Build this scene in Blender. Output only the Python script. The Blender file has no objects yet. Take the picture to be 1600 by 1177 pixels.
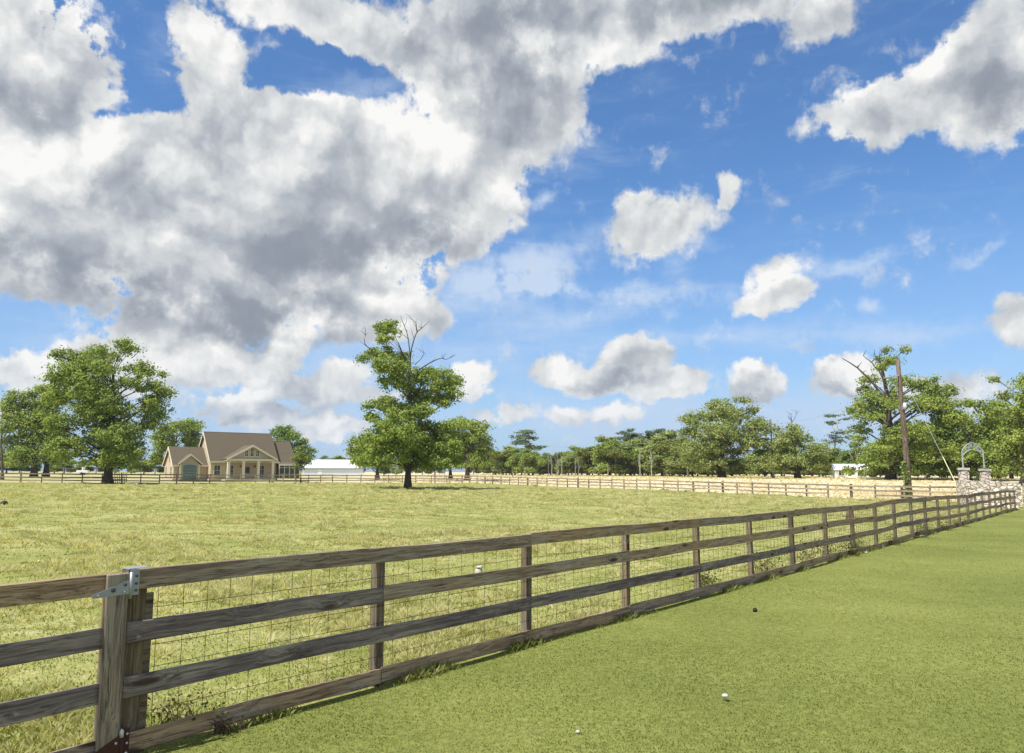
import bpy, math, random
import numpy as np
from mathutils import Vector, Matrix

SC = bpy.context.scene
COL = SC.collection
R = math.radians
# ------------------------------------------------------------------ camera
FPX, PITCH, CAMH = 1180.0, R(7.24), 2.10      # focal length in photo pixels (1600 wide)
cam_d = bpy.data.cameras.new('camera')
cam = bpy.data.objects.new('camera', cam_d); COL.objects.link(cam)
cam.location = (0, 0, CAMH)
cam.rotation_euler = (R(90) + PITCH, 0, 0)
cam_d.sensor_width = 36.0
cam_d.lens = 36.0 * FPX / 1600.0
cam_d.clip_start = 0.1
cam_d.clip_end = 8000
SC.camera = cam
SC.view_settings.view_transform = 'Standard'
SC.view_settings.look = 'None'
SC.view_settings.exposure = 0.42
SC.view_settings.gamma = 1.0
SC.cycles.max_bounces = 6
SC.cycles.transparent_max_bounces = 4
SC.cycles.use_denoising = True

def ray(px, py):
    """unit direction of a photograph pixel in the world"""
    a = (588.5 - py) / FPX
    v = Vector(((px - 800) / FPX, math.cos(PITCH) - a * math.sin(PITCH), math.sin(PITCH) + a * math.cos(PITCH)))
    return v.normalized()
def azel(px, py):
    v = ray(px, py)
    return math.degrees(math.atan2(v.x, v.y)), math.degrees(math.asin(v.z))
def at(px, py, Y):
    v = ray(px, py)
    return Vector((0, 0, CAMH)) + v * (Y / v.y)

# ------------------------------------------------------------------ sun
SUN_EL, SUN_AZ = R(60), math.atan2(-0.725, -0.69)   # azimuth measured from +Y towards +X
sun_dir = Vector((math.sin(SUN_AZ) * math.cos(SUN_EL), math.cos(SUN_AZ) * math.cos(SUN_EL), math.sin(SUN_EL)))
sd = bpy.data.lights.new('sun', 'SUN'); sd.energy = 5.0; sd.angle = R(0.5); sd.color = (1.0, 0.965, 0.90)
so = bpy.data.objects.new('sun', sd); COL.objects.link(so)
so.rotation_euler = sun_dir.to_track_quat('Z', 'Y').to_euler()

# ------------------------------------------------------------------ world: sky with clouds
class NT:
    def __init__(s, nt): s.nt = nt; s.L = nt.links
    def n(s, t, **k):
        nd = s.nt.nodes.new(t)
        for a, v in k.items(): setattr(nd, a, v)
        return nd
    def put(s, sock, v):
        if isinstance(v, bpy.types.NodeSocket): s.L.new(v, sock)
        elif v is not None: sock.default_value = v
    def m(s, op, a, b=None, c=None, clamp=False):
        nd = s.n('ShaderNodeMath', operation=op, use_clamp=clamp)
        for i, v in enumerate((a, b, c)):
            if v is not None: s.put(nd.inputs[i], v)
        return nd.outputs[0]
    def vm(s, op, a, b=None, scale=None):
        nd = s.n('ShaderNodeVectorMath', operation=op)
        s.put(nd.inputs[0], a)
        if b is not None: s.put(nd.inputs[1], b)
        if scale is not None: s.put(nd.inputs['Scale'], scale)
        return nd.outputs['Value'] if op in ('LENGTH', 'DOT_PRODUCT') else nd.outputs[0]
    def sstep(s, v, a, b, o0=0.0, o1=1.0):
        nd = s.n('ShaderNodeMapRange', interpolation_type='SMOOTHSTEP')
        s.put(nd.inputs[0], v)
        for i, q in zip((1, 2, 3, 4), (a, b, o0, o1)): s.put(nd.inputs[i], q)
        return nd.outputs[0]
    def lin(s, v, a, b, o0=0.0, o1=1.0):
        nd = s.n('ShaderNodeMapRange')
        s.put(nd.inputs[0], v)
        for i, q in zip((1, 2, 3, 4), (a, b, o0, o1)): s.put(nd.inputs[i], q)
        return nd.outputs[0]
    def noise(s, v, scale, detail=4, rough=0.5, dist=0.0, lac=2.0, out=0):
        nd = s.n('ShaderNodeTexNoise')
        s.put(nd.inputs['Vector'], v)
        nd.inputs['Scale'].default_value = scale; nd.inputs['Detail'].default_value = detail
        nd.inputs['Roughness'].default_value = rough; nd.inputs['Distortion'].default_value = dist
        nd.inputs['Lacunarity'].default_value = lac
        return nd.outputs[out]
    def mapping(s, v, loc=(0, 0, 0), rot=(0, 0, 0), sc=(1, 1, 1), vt='POINT'):
        nd = s.n('ShaderNodeMapping', vector_type=vt)
        s.put(nd.inputs[0], v)
        nd.inputs['Location'].default_value = loc; nd.inputs['Rotation'].default_value = rot; nd.inputs['Scale'].default_value = sc
        return nd.outputs[0]
    def mix(s, f, a, b, blend='MIX'):
        nd = s.n('ShaderNodeMix', data_type='RGBA', blend_type=blend)
        s.put(nd.inputs[0], f)
        for sock, v in ((nd.inputs[6], a), (nd.inputs[7], b)):
            if isinstance(v, tuple) and len(v) == 3: v = v + (1,)
            s.put(sock, v)
        return nd.outputs[2]
    def ramp(s, v, stops, interp='LINEAR'):
        nd = s.n('ShaderNodeValToRGB'); cr = nd.color_ramp; cr.interpolation = interp
        while len(cr.elements) < len(stops): cr.elements.new(0.5)
        for e, (p, c) in zip(cr.elements, stops):
            e.position = p; e.color = tuple(c) + (1,) if len(c) == 3 else c
        s.put(nd.inputs[0], v)
        return nd.outputs[0]

W = bpy.data.worlds.new('World'); SC.world = W; W.use_nodes = True
W.node_tree.nodes.clear()
w = NT(W.node_tree)
gen = w.n('ShaderNodeTexCoord').outputs['Generated']
dirv = w.vm('NORMALIZE', gen)
sep = w.n('ShaderNodeSeparateXYZ'); w.L.new(dirv, sep.inputs[0])
dx, dy, dz = sep.outputs
DEG = 180 / math.pi
az = w.m('MULTIPLY', w.m('ARCTAN2', dx, dy), DEG)
el = w.m('MULTIPLY', w.m('ARCSINE', dz), DEG)
cmb = w.n('ShaderNodeCombineXYZ'); w.L.new(az, cmb.inputs[0]); w.L.new(el, cmb.inputs[1])
P0 = cmb.outputs[0]                               # (azimuth, elevation) in degrees: where a cloud stands in the sky

def blob_group(name, blobs):
    """sum of soft elliptic swellings at given azimuth / elevation: where cloud has gathered"""
    g = bpy.data.node_groups.new(name, 'ShaderNodeTree')
    g.interface.new_socket('v', in_out='INPUT', socket_type='NodeSocketVector')
    g.interface.new_socket('f', in_out='OUTPUT', socket_type='NodeSocketFloat')
    q = NT(g); gi = q.n('NodeGroupInput').outputs[0]; go = q.n('NodeGroupOutput')
    acc = None
    for b in blobs:
        px, py, rx, ry = b[:4]; rot = b[4] if len(b) > 4 else 0; amp = b[5] if len(b) > 5 else 1.0
        a0, e0 = azel(px, py)
        a1, _ = azel(px + 10, py); _, e1 = azel(px, py - 10)
        sx = rx * (a1 - a0) / 10; sy = ry * (e1 - e0) / 10
        mp = q.mapping(gi, (a0, e0, 0), (0, 0, R(rot)), (sx, sy, 1), 'TEXTURE')
        gr = q.n('ShaderNodeTexGradient', gradient_type='SPHERICAL'); q.L.new(mp, gr.inputs[0])
        v = gr.outputs['Fac']
        acc = q.m('MULTIPLY', v, amp) if acc is None else q.m('MULTIPLY_ADD', v, amp, acc)
    q.L.new(acc, go.inputs[0])
    return g
def use_group(g, v):
    nd = w.n('ShaderNodeGroup'); nd.node_tree = g; w.put(nd.inputs[0], v); return nd.outputs[0]

# (x, y, rx, ry, tilt, amount) in the photograph's pixels, turned into azimuth / elevation
CUMULUS = [
 (235,150,110,50,-12,-1.8),(500,118,170,50,8,-1.1),(165,178,80,26,0,-1.3),(240,60,26,90,0,-0.8),(70,435,170,50,0,0.8),
 (400,300,440,210,0,0.7),(120,330,260,200,0,0.5),(480,210,160,70,0,0.5),
 (330,300,330,190,0,1.5),(110,300,240,150,0,1.2),(620,290,230,150,0,1.4),(360,420,380,120,0,1.4),(455,200,170,90,0,1.0),(240,250,130,60,0,0.8),
 (330,110,90,110,-30,1.2),(300,40,50,60,0,0.7),(600,232,110,55,0,0.8),(330,490,230,70,0,1.0),(60,400,160,80,0,1.2),(700,330,150,80,0,1.0),(560,410,180,70,0,0.8),
 (50,80,190,130,-25,1.8),(10,170,120,90,0,1.2),(130,60,90,100,0,0.8),(190,115,60,30,-30,0.5),
 (430,5,190,50,-5,1.1),(540,40,140,60,-25,1.2),(650,60,120,70,-20,1.0),(620,95,70,30,-30,0.4),(800,60,190,170,0,2.0),(800,190,120,100,0,1.2),(760,230,90,80,0,0.7),(740,130,110,90,0,1.2),(930,30,120,90,0,1.2),
 (1100,-10,300,75,0,1.6),(1290,20,80,55,0,0.9),(1260,50,40,50,0,0.5),(990,70,60,45,0,0.8),
 (1480,130,210,75,18,1.8),(1330,180,120,42,12,1.0),(1590,80,160,130,0,1.4),(1560,190,110,60,0,1.0),(1350,205,80,26,-5,0.6),
 (1030,345,105,65,0,0.85),(1000,370,80,55,0,0.45),(985,315,40,30,0,0.4),(1135,292,24,28,0,1.0),(1126,318,22,12,50,0.6),
 (1205,425,70,38,8,0.9),(1228,465,75,32,6,1.1),(1180,478,40,22,0,0.5),
 (988,562,66,42,0,1.6),(900,588,100,30,-6,1.3),(1048,606,76,28,0,1.5),(1000,592,100,24,0,1.0),(865,575,40,28,0,0.7),
 (1182,600,52,38,0,1.6),(1316,592,66,38,8,1.6),(1480,605,130,34,0,0.9),(1590,490,60,34,0,1.0),(1595,525,40,30,0,0.9),
 (742,598,48,44,0,1.5),(790,648,70,22,0,1.1),(885,645,42,22,0,1.0),(962,641,56,22,0,1.0),
 (600,485,110,62,-8,1.4),(560,450,70,40,0,0.8),(660,500,60,36,0,0.7),(530,520,120,40,0,0.8),
 (45,582,100,44,0,1.6),(130,548,70,26,0,0.9),(545,585,60,24,0,0.8),(600,625,60,18,0,0.8),(390,665,70,14,0,0.8),(560,668,50,12,0,0.8),(200,570,110,70,0,1.3),(325,562,75,52,0,1.5),(400,580,90,40,0,0.8),(445,560,50,34,10,1.2),(455,545,40,24,0,0.7),(500,612,140,30,0,1.0),(430,605,80,30,0,0.7),(350,638,85,36,0,1.5),(510,660,58,30,0,1.3),(435,645,50,20,0,0.8),(25,640,80,26,0,0.8),(250,600,80,40,0,0.5),
 (470,670,160,26,0,0.3)]
WISPS = [
 (400,600,360,120,0,0.8),(80,560,160,60,0,0.5), (845,420,100,45,0,1.2),(800,445,110,30,0,0.8),(900,385,120,40,25,0.6),(985,452,260,22,-3,1.1),(850,470,240,50,0,0.5),(1350,412,120,22,14,1.2),(1270,415,80,30,0,0.8),(1532,397,62,16,24,1.2),
 (1367,477,26,16,0,1.2),(845,310,36,22,30,1.4),(1060,410,40,40,50,0.6),(1052,494,26,18,0,0.9),(760,440,120,60,0,0.6),
 (850,250,160,60,10,0.5),(1150,530,360,36,0,0.85),(1430,520,260,30,4,0.8),(1080,470,200,18,-4,0.8),(880,500,160,30,6,0.6),(700,560,300,120,0,0.7),(1150,660,520,70,0,1.4),(1500,640,300,90,0,1.0),(300,660,500,90,0,1.1),(900,650,260,50,0,0.5),
 (740,420,160,70,20,0.6),(1290,290,60,14,10,0.4),(1100,380,120,20,-30,0.4),(1010,120,60,40,0,0.4),(250,90,60,90,0,0.5),(540,150,90,50,0,0.6),(600,130,90,40,0,0.6),(40,500,200,60,0,0.4)]
# where the cloud is deep and so shows a grey underside (+), or catches full sun (-)
DEEP = [
 (440,385,240,60,-12,1.0),(650,372,150,44,8,1.0),(240,345,150,36,-18,0.5),(480,430,150,50,0,0.5),(280,475,290,60,0,1.2),(80,420,170,50,0,0.8),(520,490,120,40,0,0.7),(500,330,200,60,-10,0.35),
 (820,90,150,190,0,0.95),(740,20,120,60,0,0.6),(1100,10,270,60,0,0.9),(1240,40,90,50,0,0.5),(1580,165,90,70,0,1.2),(1510,0,110,50,0,0.7),(1330,20,60,40,0,0.3),(1470,200,80,20,0,0.4),
 (20,150,140,60,-15,0.7),(70,40,90,50,0,0.5),
 (985,597,120,18,0,0.9),(1040,566,40,26,0,0.4),(905,592,60,16,0,0.6),(1185,628,56,12,0,0.8),(1320,617,70,12,0,0.8),(300,595,90,16,0,0.6),(50,620,110,16,0,0.8),(440,540,120,30,0,0.8),(380,525,120,30,0,0.8),(330,668,90,12,0,0.7),(500,640,160,18,0,0.7),(1230,492,60,12,0,0.4),(240,540,100,24,0,0.6),
 (1590,575,60,50,0,0.9),(190,180,70,30,0,0.3),(560,535,120,26,0,0.8)]
BRIGHT = [
 (550,170,150,70,-10,0.8),(400,190,80,50,0,0.5),(700,240,140,80,0,0.9),(640,190,90,50,0,0.5),(260,250,160,40,-12,0.7),(290,310,110,26,-22,0.9),(60,250,120,70,0,0.7),(20,350,80,30,0,0.6),(300,430,120,24,-15,0.3),(60,450,90,24,0,0.5),
 (965,30,40,60,0,1.4),(930,90,50,40,0,0.9),(1440,90,160,40,22,1.1),(1330,165,90,40,0,1.0),(1590,80,60,30,0,0.9),(985,548,70,26,0,1.5),(870,575,50,22,0,1.2),(1045,598,60,22,0,1.2),(330,552,60,26,0,1.4),(40,565,90,24,0,1.2),(1180,588,70,34,0,2.6),(1305,582,80,34,0,2.2),(350,622,90,24,0,1.4),(510,650,60,20,0,1.2),(450,550,40,20,0,1.0),
 (610,470,80,34,0,1.1),(742,588,44,30,0,1.3),(540,45,90,40,0,0.4),(330,90,70,60,0,0.6),(90,100,90,40,-20,0.5),(860,200,60,50,0,0.5),(640,130,50,40,0,0.4),(1030,335,90,40,0,0.8),(1210,440,80,30,0,0.8),(790,645,60,20,0,0.8),(885,640,40,18,0,0.8),(1480,598,110,20,0,0.8),(960,638,50,16,0,0.8)]
SHADE = [(x, y, rx, ry, t, -0.40 * k) for x, y, rx, ry, t, k in DEEP] + [(x, y, rx, ry, t, 0.33 * k) for x, y, rx, ry, t, k in BRIGHT]
gC, gW, gS = (blob_group(n, b) for n, b in (('cumulus', CUMULUS), ('wisps', WISPS), ('cloud_depth', SHADE)))

def noise2(v, scale, detail, rough, dist=0.0, out=0):
    nd = w.n('ShaderNodeTexNoise', noise_dimensions='2D'); w.put(nd.inputs['Vector'], v)
    for k_, x_ in (('Scale', scale), ('Detail', detail), ('Roughness', rough), ('Distortion', dist)): nd.inputs[k_].default_value = x_
    return nd.outputs[out]
def billow(v, scale, detail, rough):
    """rounded cauliflower heaps: 1 at the crown of a heap, 0 in the creases"""
    nd = w.n('ShaderNodeTexVoronoi', voronoi_dimensions='2D', feature='F1', normalize=True); w.put(nd.inputs['Vector'], v)
    for k_, x_ in (('Scale', scale), ('Detail', detail), ('Roughness', rough), ('Lacunarity', 2.3)): nd.inputs[k_].default_value = x_
    return w.m('SUBTRACT', 1.0, nd.outputs['Distance'])
n1 = noise2(P0, 0.13, 3, 0.5, out=1)                       # broad drift of the outlines
n2 = noise2(w.vm('ADD', P0, (31, 7, 3)), 0.9, 5, 0.6, out=1)   # small eddies
def warp(p, k1, k2):
    a = w.vm('SCALE', w.vm('SUBTRACT', n1, (0.5, 0.5, 0.5)), scale=k1)
    b = w.vm('SCALE', w.vm('SUBTRACT', n2, (0.5, 0.5, 0.5)), scale=k2)
    return w.vm('ADD', p, w.vm('ADD', a, b))
PW = warp(P0, 2.3, 1.1)
PB = warp(P0, 2.0, 1.0)
fb = noise2(P0, 0.5, 9, 0.62, 0.2)                       # fine ragged detail
B0 = billow(PB, 0.26, 3.0, 0.50)
B1 = billow(w.vm('ADD', PB, (-0.45, 0.75, 0)), 0.26, 3.0, 0.50)
soft0 = noise2(PW, 0.15, 3, 0.45)
soft1 = noise2(w.vm('ADD', PW, (-0.9, 1.4, 0)), 0.15, 3, 0.45)
body = use_group(gC, PW)
# clouds that lie outside the photograph (behind and above the camera)
outside = w.m('MULTIPLY', w.sstep(w.m('ABSOLUTE', az), 40, 60), w.sstep(el, -5, 8))
outn = w.noise(w.mapping(dirv, sc=(1, 1, 2)), 2.2, 3, 0.55)
outer = w.m('MULTIPLY', outside, w.sstep(outn, 0.45, 0.62, 0, 1.2))
over = w.m('MULTIPLY', w.sstep(el, 38, 50), w.sstep(outn, 0.47, 0.62, 0, 1.2))
body = w.m('ADD', body, w.m('MAXIMUM', outer, over))
bodyc = w.m('MULTIPLY_ADD', body, 1.9, -0.10)
heap = w.m('SUBTRACT', B0, 0.62)
fine = w.m('SUBTRACT', fb, 0.5)
F = w.m('ADD', bodyc, w.m('ADD', w.m('MULTIPLY', heap, w.lin(body, 0.3, 1.0, 1.1, 0.5)), w.m('MULTIPLY', fine, w.lin(body, 0.3, 0.9, 1.25, 0.35))))
alpha = w.sstep(F, 0.04, 0.86)
thick = w.sstep(F, 0.35, 1.5)
relief = w.m('ADD', w.m('MULTIPLY', w.m('SUBTRACT', soft1, soft0), 1.25), w.m('MULTIPLY', w.m('SUBTRACT', B1, B0), 0.42))
shade = use_group(gS, warp(P0, 4.0, 1.0))
lum = w.m('ADD', 0.75, w.m('MULTIPLY', relief, -1.0))
lum = w.m('ADD', lum, w.m('MULTIPLY', fine, 0.12))
lum = w.m('ADD', lum, w.m('MULTIPLY', heap, 0.34))
lum = w.m('ADD', lum, shade)
lum = w.m('SUBTRACT', lum, w.sstep(body, 0.5, 1.5, 0.0, 0.12))
lum = w.m('SMOOTH_MAX', lum, 0.20, 0.42); lum = w.m('MINIMUM', lum, 1.0)
cloud = w.ramp(lum, [(0.0, (0.14, 0.17, 0.22)), (0.3, (0.235, 0.262, 0.305)), (0.55, (0.365, 0.39, 0.425)), (0.8, (0.55, 0.565, 0.57)), (1.0, (0.72, 0.715, 0.70))])
sky = w.n('ShaderNodeTexSky'); sky.sky_type = 'NISHITA'; sky.sun_disc = False
sky.sun_elevation = SUN_EL; sky.sun_rotation = SUN_AZ
sky.air_density = 1.0; sky.dust_density = 0.6; sky.ozone_density = 1.6
SKYS = 0.10
skyc = w.vm('MULTIPLY', sky.outputs[0], (0.64, 0.94, 1.22))
# high thin cloud
wf = w.noise(w.mapping(P0, sc=(0.10, 0.42, 1), rot=(0, 0, R(6))), 1.6, 8, 0.6, 0.6)
wis = use_group(gW, PW)
wa = w.sstep(w.m('ADD', wis, w.m('MULTIPLY', w.m('SUBTRACT', wf, 0.5), 1.2)), -0.05, 1.45, 0, 0.78)
s1 = w.mix(wa, skyc, tuple(c / SKYS for c in (0.52, 0.60, 0.70)))
# pale air low over the horizon, more of it before the blue than before the clouds
HZC = tuple(c / SKYS for c in (0.33, 0.43, 0.62))
s1 = w.mix(w.sstep(el, -2, 22, 0.55, 0.0), s1, HZC)
s2 = w.mix(alpha, s1, w.vm('SCALE', cloud, scale=1 / SKYS))
s3 = w.mix(w.sstep(el, -2, 10, 0.30, 0.0), s2, HZC)
bg = w.n('ShaderNodeBackground'); w.L.new(s3, bg.inputs[0]); bg.inputs[1].default_value = SKYS
wo = w.n('ShaderNodeOutputWorld'); w.L.new(bg.outputs[0], wo.inputs[0])
W.cycles.sampling_method = 'MANUAL'; W.cycles.sample_map_resolution = 512

# ================================================================== mesh helpers
def tagobj(o, label=None, cat=None, group=None, kind=None):
    if label: o['label'] = label
    if cat: o['category'] = cat
    if group: o['group'] = group
    if kind: o['kind'] = kind
    return o
def empty(name, loc=(0, 0, 0), rz=0.0, label=None, cat=None, group=None):
    o = bpy.data.objects.new(name, None); COL.objects.link(o)
    o.empty_display_size = 0.3
    o.location = loc; o.rotation_euler = (0, 0, rz)
    return tagobj(o, label, cat, group)
def meshobj(name, V, Fc, mat, parent=None, smooth=False, attrs=None, uv=None):
    """V: n x 3, Fc: k x 3 / k x 4 array or list of index lists"""
    me = bpy.data.meshes.new(name)
    V = np.asarray(V, dtype=np.float32)
    if isinstance(Fc, np.ndarray):
        k, m = Fc.shape
        me.vertices.add(len(V)); me.vertices.foreach_set('co', V.ravel())
        me.loops.add(k * m); me.loops.foreach_set('vertex_index', Fc.astype(np.int32).ravel())
        me.polygons.add(k); me.polygons.foreach_set('loop_start', np.arange(0, k * m, m, dtype=np.int32))
        me.polygons.foreach_set('loop_total', np.full(k, m, dtype=np.int32))
        me.update(calc_edges=True)
    else:
        me.from_pydata([tuple(map(float, v)) for v in V], [], [tuple(f) for f in Fc])
    if attrs:
        for an, arr in attrs.items():
            at_ = me.attributes.new(an, 'FLOAT', 'POINT'); at_.data.foreach_set('value', np.asarray(arr, dtype=np.float32))
    me.polygons.foreach_set('use_smooth', np.full(len(me.polygons), bool(smooth)))
    me.materials.append(mat)
    o = bpy.data.objects.new(name, me); COL.objects.link(o)
    if parent is not None: o.parent = parent
    return o

class MB:
    def __init__(s): s.V = []; s.F = []
    def add(s, vs, fs):
        b = len(s.V); s.V += [tuple(v) for v in vs]; s.F += [tuple(i + b for i in f) for f in fs]; return s
    def box(s, x0, x1, y0, y1, z0, z1, bev=0.0, M=None):
        if x0 > x1: x0, x1 = x1, x0
        if y0 > y1: y0, y1 = y1, y0
        if z0 > z1: z0, z1 = z1, z0
        if bev <= 0:
            vs = [(x, y, z) for z in (z0, z1) for y in (y0, y1) for x in (x0, x1)]
            fs = [(0, 2, 3, 1), (4, 5, 7, 6), (0, 1, 5, 4), (2, 6, 7, 3), (0, 4, 6, 2), (1, 3, 7, 5)]
        else:
            b = min(bev, (x1 - x0) / 2.1, (y1 - y0) / 2.1, (z1 - z0) / 2.1); vs = []
            idx = {}
            for i, x in enumerate((x0, x1)):
                for j, y in enumerate((y0, y1)):
                    for k, z in enumerate((z0, z1)):
                        xi = x + b * (1 - 2 * i); yi = y + b * (1 - 2 * j); zi = z + b * (1 - 2 * k)
                        for a, v in enumerate(((x, yi, zi), (xi, y, zi), (xi, yi, z))):
                            idx[(i, j, k, a)] = len(vs); vs.append(v)
            g = lambda i, j, k, a: idx[(i, j, k, a)]
            fs = [[g(0, 0, 0, 0), g(0, 0, 1, 0), g(0, 1, 1, 0), g(0, 1, 0, 0)], [g(1, 0, 0, 0), g(1, 1, 0, 0), g(1, 1, 1, 0), g(1, 0, 1, 0)],
                  [g(0, 0, 0, 1), g(1, 0, 0, 1), g(1, 0, 1, 1), g(0, 0, 1, 1)], [g(0, 1, 0, 1), g(0, 1, 1, 1), g(1, 1, 1, 1), g(1, 1, 0, 1)],
                  [g(0, 0, 0, 2), g(0, 1, 0, 2), g(1, 1, 0, 2), g(1, 0, 0, 2)], [g(0, 0, 1, 2), g(1, 0, 1, 2), g(1, 1, 1, 2), g(0, 1, 1, 2)]]
            for j in (0, 1):
                for k in (0, 1): fs += [[g(0, j, k, 1), g(0, j, k, 2), g(1, j, k, 2), g(1, j, k, 1)]]
            for i in (0, 1):
                for k in (0, 1): fs += [[g(i, 0, k, 0), g(i, 0, k, 2), g(i, 1, k, 2), g(i, 1, k, 0)]]
            for i in (0, 1):
                for j in (0, 1): fs += [[g(i, j, 0, 0), g(i, j, 0, 1), g(i, j, 1, 1), g(i, j, 1, 0)]]
            for i in (0, 1):
                for j in (0, 1):
                    for k in (0, 1): fs.append([g(i, j, k, 0), g(i, j, k, 1), g(i, j, k, 2)])
        if M is not None: vs = [tuple(M @ Vector(v)) for v in vs]
        return s.add(vs, fs)
    def prism(s, pts, y0, y1, M=None):
        """outline pts in (x, z), extruded from y0 to y1"""
        n = len(pts)
        vs = [(p[0], y0, p[1]) for p in pts] + [(p[0], y1, p[1]) for p in pts]
        fs = [tuple(range(n)), tuple(range(2 * n - 1, n - 1, -1))] + [(i, i + n, (i + 1) % n + n, (i + 1) % n) for i in range(n)]
        if M is not None: vs = [tuple(M @ Vector(v)) for v in vs]
        return s.add(vs, fs)
    def slab(s, quad, t):
        """a sheet through four corner points, thickness t below it"""
        q = [Vector(p) for p in quad]; nr = (q[1] - q[0]).cross(q[3] - q[0]).normalized()
        vs = [tuple(p) for p in q] + [tuple(p - nr * t) for p in q]
        return s.add(vs, [(0, 1, 2, 3), (7, 6, 5, 4)] + [(i, i + 4, (i + 1) % 4 + 4, (i + 1) % 4) for i in range(4)])
    def tube(s, pts, rad, n=6, cap=True):
        pts = [Vector(p) for p in pts]; rad = rad if hasattr(rad, '__len__') else [rad] * len(pts)
        rings = []; prev = None
        for i, p in enumerate(pts):
            d = (pts[min(i + 1, len(pts) - 1)] - pts[max(i - 1, 0)]).normalized()
            u = prev if prev is not None else (Vector((1, 0, 0)) if abs(d.x) < 0.8 else Vector((0, 1, 0)))
            u = (u - d * u.dot(d)).normalized(); prev = u; v = d.cross(u)
            rings.append([p + (u * math.cos(2 * math.pi * k / n) + v * math.sin(2 * math.pi * k / n)) * rad[i] for k in range(n)])
        fs = [(i * n + k, i * n + (k + 1) % n, (i + 1) * n + (k + 1) % n, (i + 1) * n + k) for i in range(len(pts) - 1) for k in range(n)]
        if cap: fs += [tuple(range(n - 1, -1, -1)), tuple((len(pts) - 1) * n + k for k in range(n))]
        return s.add([v for r in rings for v in r], fs)
    def build(s, name, mat, parent=None, smooth=False):
        o = meshobj(name, np.array(s.V), s.F, mat, parent, smooth)
        return o

def copy_tree(o, parent=None):
    c = o.copy(); COL.objects.link(c)
    if parent is not None: c.parent = parent
    for ch in list(o.children): copy_tree(ch, c)
    return c

# value noise in numpy, the same on every run
def vnoise(x, y, seed=0):
    x = np.asarray(x, float); y = np.asarray(y, float)
    xi = np.floor(x).astype(np.int64); yi = np.floor(y).astype(np.int64)
    fx = x - xi; fy = y - yi
    fx = fx * fx * (3 - 2 * fx); fy = fy * fy * (3 - 2 * fy)
    def h(a, b):
        n = (a * 374761393 + b * 668265263 + seed * 982451653) & 0x7fffffff
        n = ((n ^ (n >> 13)) * 1274126177) & 0x7fffffff
        return ((n ^ (n >> 16)) & 0xffff) / 65535.0
    return (h(xi, yi) * (1 - fx) + h(xi + 1, yi) * fx) * (1 - fy) + (h(xi, yi + 1) * (1 - fx) + h(xi + 1, yi + 1) * fx) * fy
def fbm(x, y, seed=0, o=4):
    v = 0; a = 0.5; t = 0
    for i in range(o):
        v = v + a * vnoise(x * 2 ** i, y * 2 ** i, seed + i * 17); t += a; a *= 0.5
    return v / t
def sst(v, a, b):
    t = np.clip((np.asarray(v, float) - a) / (b - a), 0, 1); return t * t * (3 - 2 * t)

# ------------------------------------------------------------------ the lie of the land
def land(x, y):
    s = sst(x, -20, 40)
    amp = 0.3 + 0.9 * sst(x, -60, 0) + 0.3 * sst(x, 0, 42) + 0.42 * sst(x, 45, 75)
    a = 120 - 40 * s; b = 230 - 95 * s
    t = np.clip((np.asarray(y, float) - a) / (b - a), 0, 1)
    return -0.0115 * np.clip(x, -200, 200) + amp * t * t * (3 - 2 * t)
def gz(x, y): return float(land(x, y))
def ground_pt(px, py):
    """where the line of sight of a photograph pixel meets the ground"""
    v = ray(px, py); t = 1.0
    for i in range(4000):
        p = Vector((0, 0, CAMH)) + v * t
        if p.z <= gz(p.x, p.y): return p
        t *= 1.003
    return p
def gat(px, Y):
    """ground point at depth Y in the direction of photograph column px (near the horizon)"""
    x = (px - 800) / FPX * Y / 1.008
    return Vector((x, Y, gz(x, Y)))
# near fence: posts 2.44 m apart on a straight line
FA = ground_pt(592, 1071); FB = ground_pt(1588, 797)
FDIR = Vector((FB.x - FA.x, FB.y - FA.y, 0)); FLEN = FDIR.length; FDIR.normalize()
FN = Vector((FDIR.y, -FDIR.x, 0))              # towards the lawn
STEP = FLEN / 23
FANG = math.atan2(FDIR.y, FDIR.x)
def side(x, y): return (x - FA.x) * FN.x + (y - FA.y) * FN.y      # > 0 on the lawn
def along(x, y): return (x - FA.x) * FDIR.x + (y - FA.y) * FDIR.y
def lumps(x, y):
    """tussocky unevenness of the pasture, nearly none on the mown lawn"""
    sd_ = side(x, y); past = sst(-sd_, 0.1, 1.2)
    r = np.hypot(x, y)
    n = fbm(np.asarray(x) * 0.9, np.asarray(y) * 0.9, 5, 3) - 0.5
    n2_ = vnoise(np.asarray(x) * 2.6, np.asarray(y) * 2.6, 9) - 0.5
    big = fbm(np.asarray(x) * 0.12, np.asarray(y) * 0.12, 3, 3) - 0.5
    fade = 1 - sst(r, 140, 300)
    return past * fade * (0.16 * n + 0.05 * n2_ + 0.12 * big) + (1 - past) * 0.03 * (vnoise(np.asarray(x) * 0.8, np.asarray(y) * 0.8, 2) - 0.5)

# far fence corner points (photo column, depth)
FAR = [gat(-60, 97), gat(0, 100), gat(250, 107), gat(400, 118), gat(520, 131), gat(650, 136), gat(722, 138)]
FAR2 = [gat(722, 138), gat(870, 114), gat(1106, 90), gat(1226, 78), gat(1365, 70), gat(1497, 65)]

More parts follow.
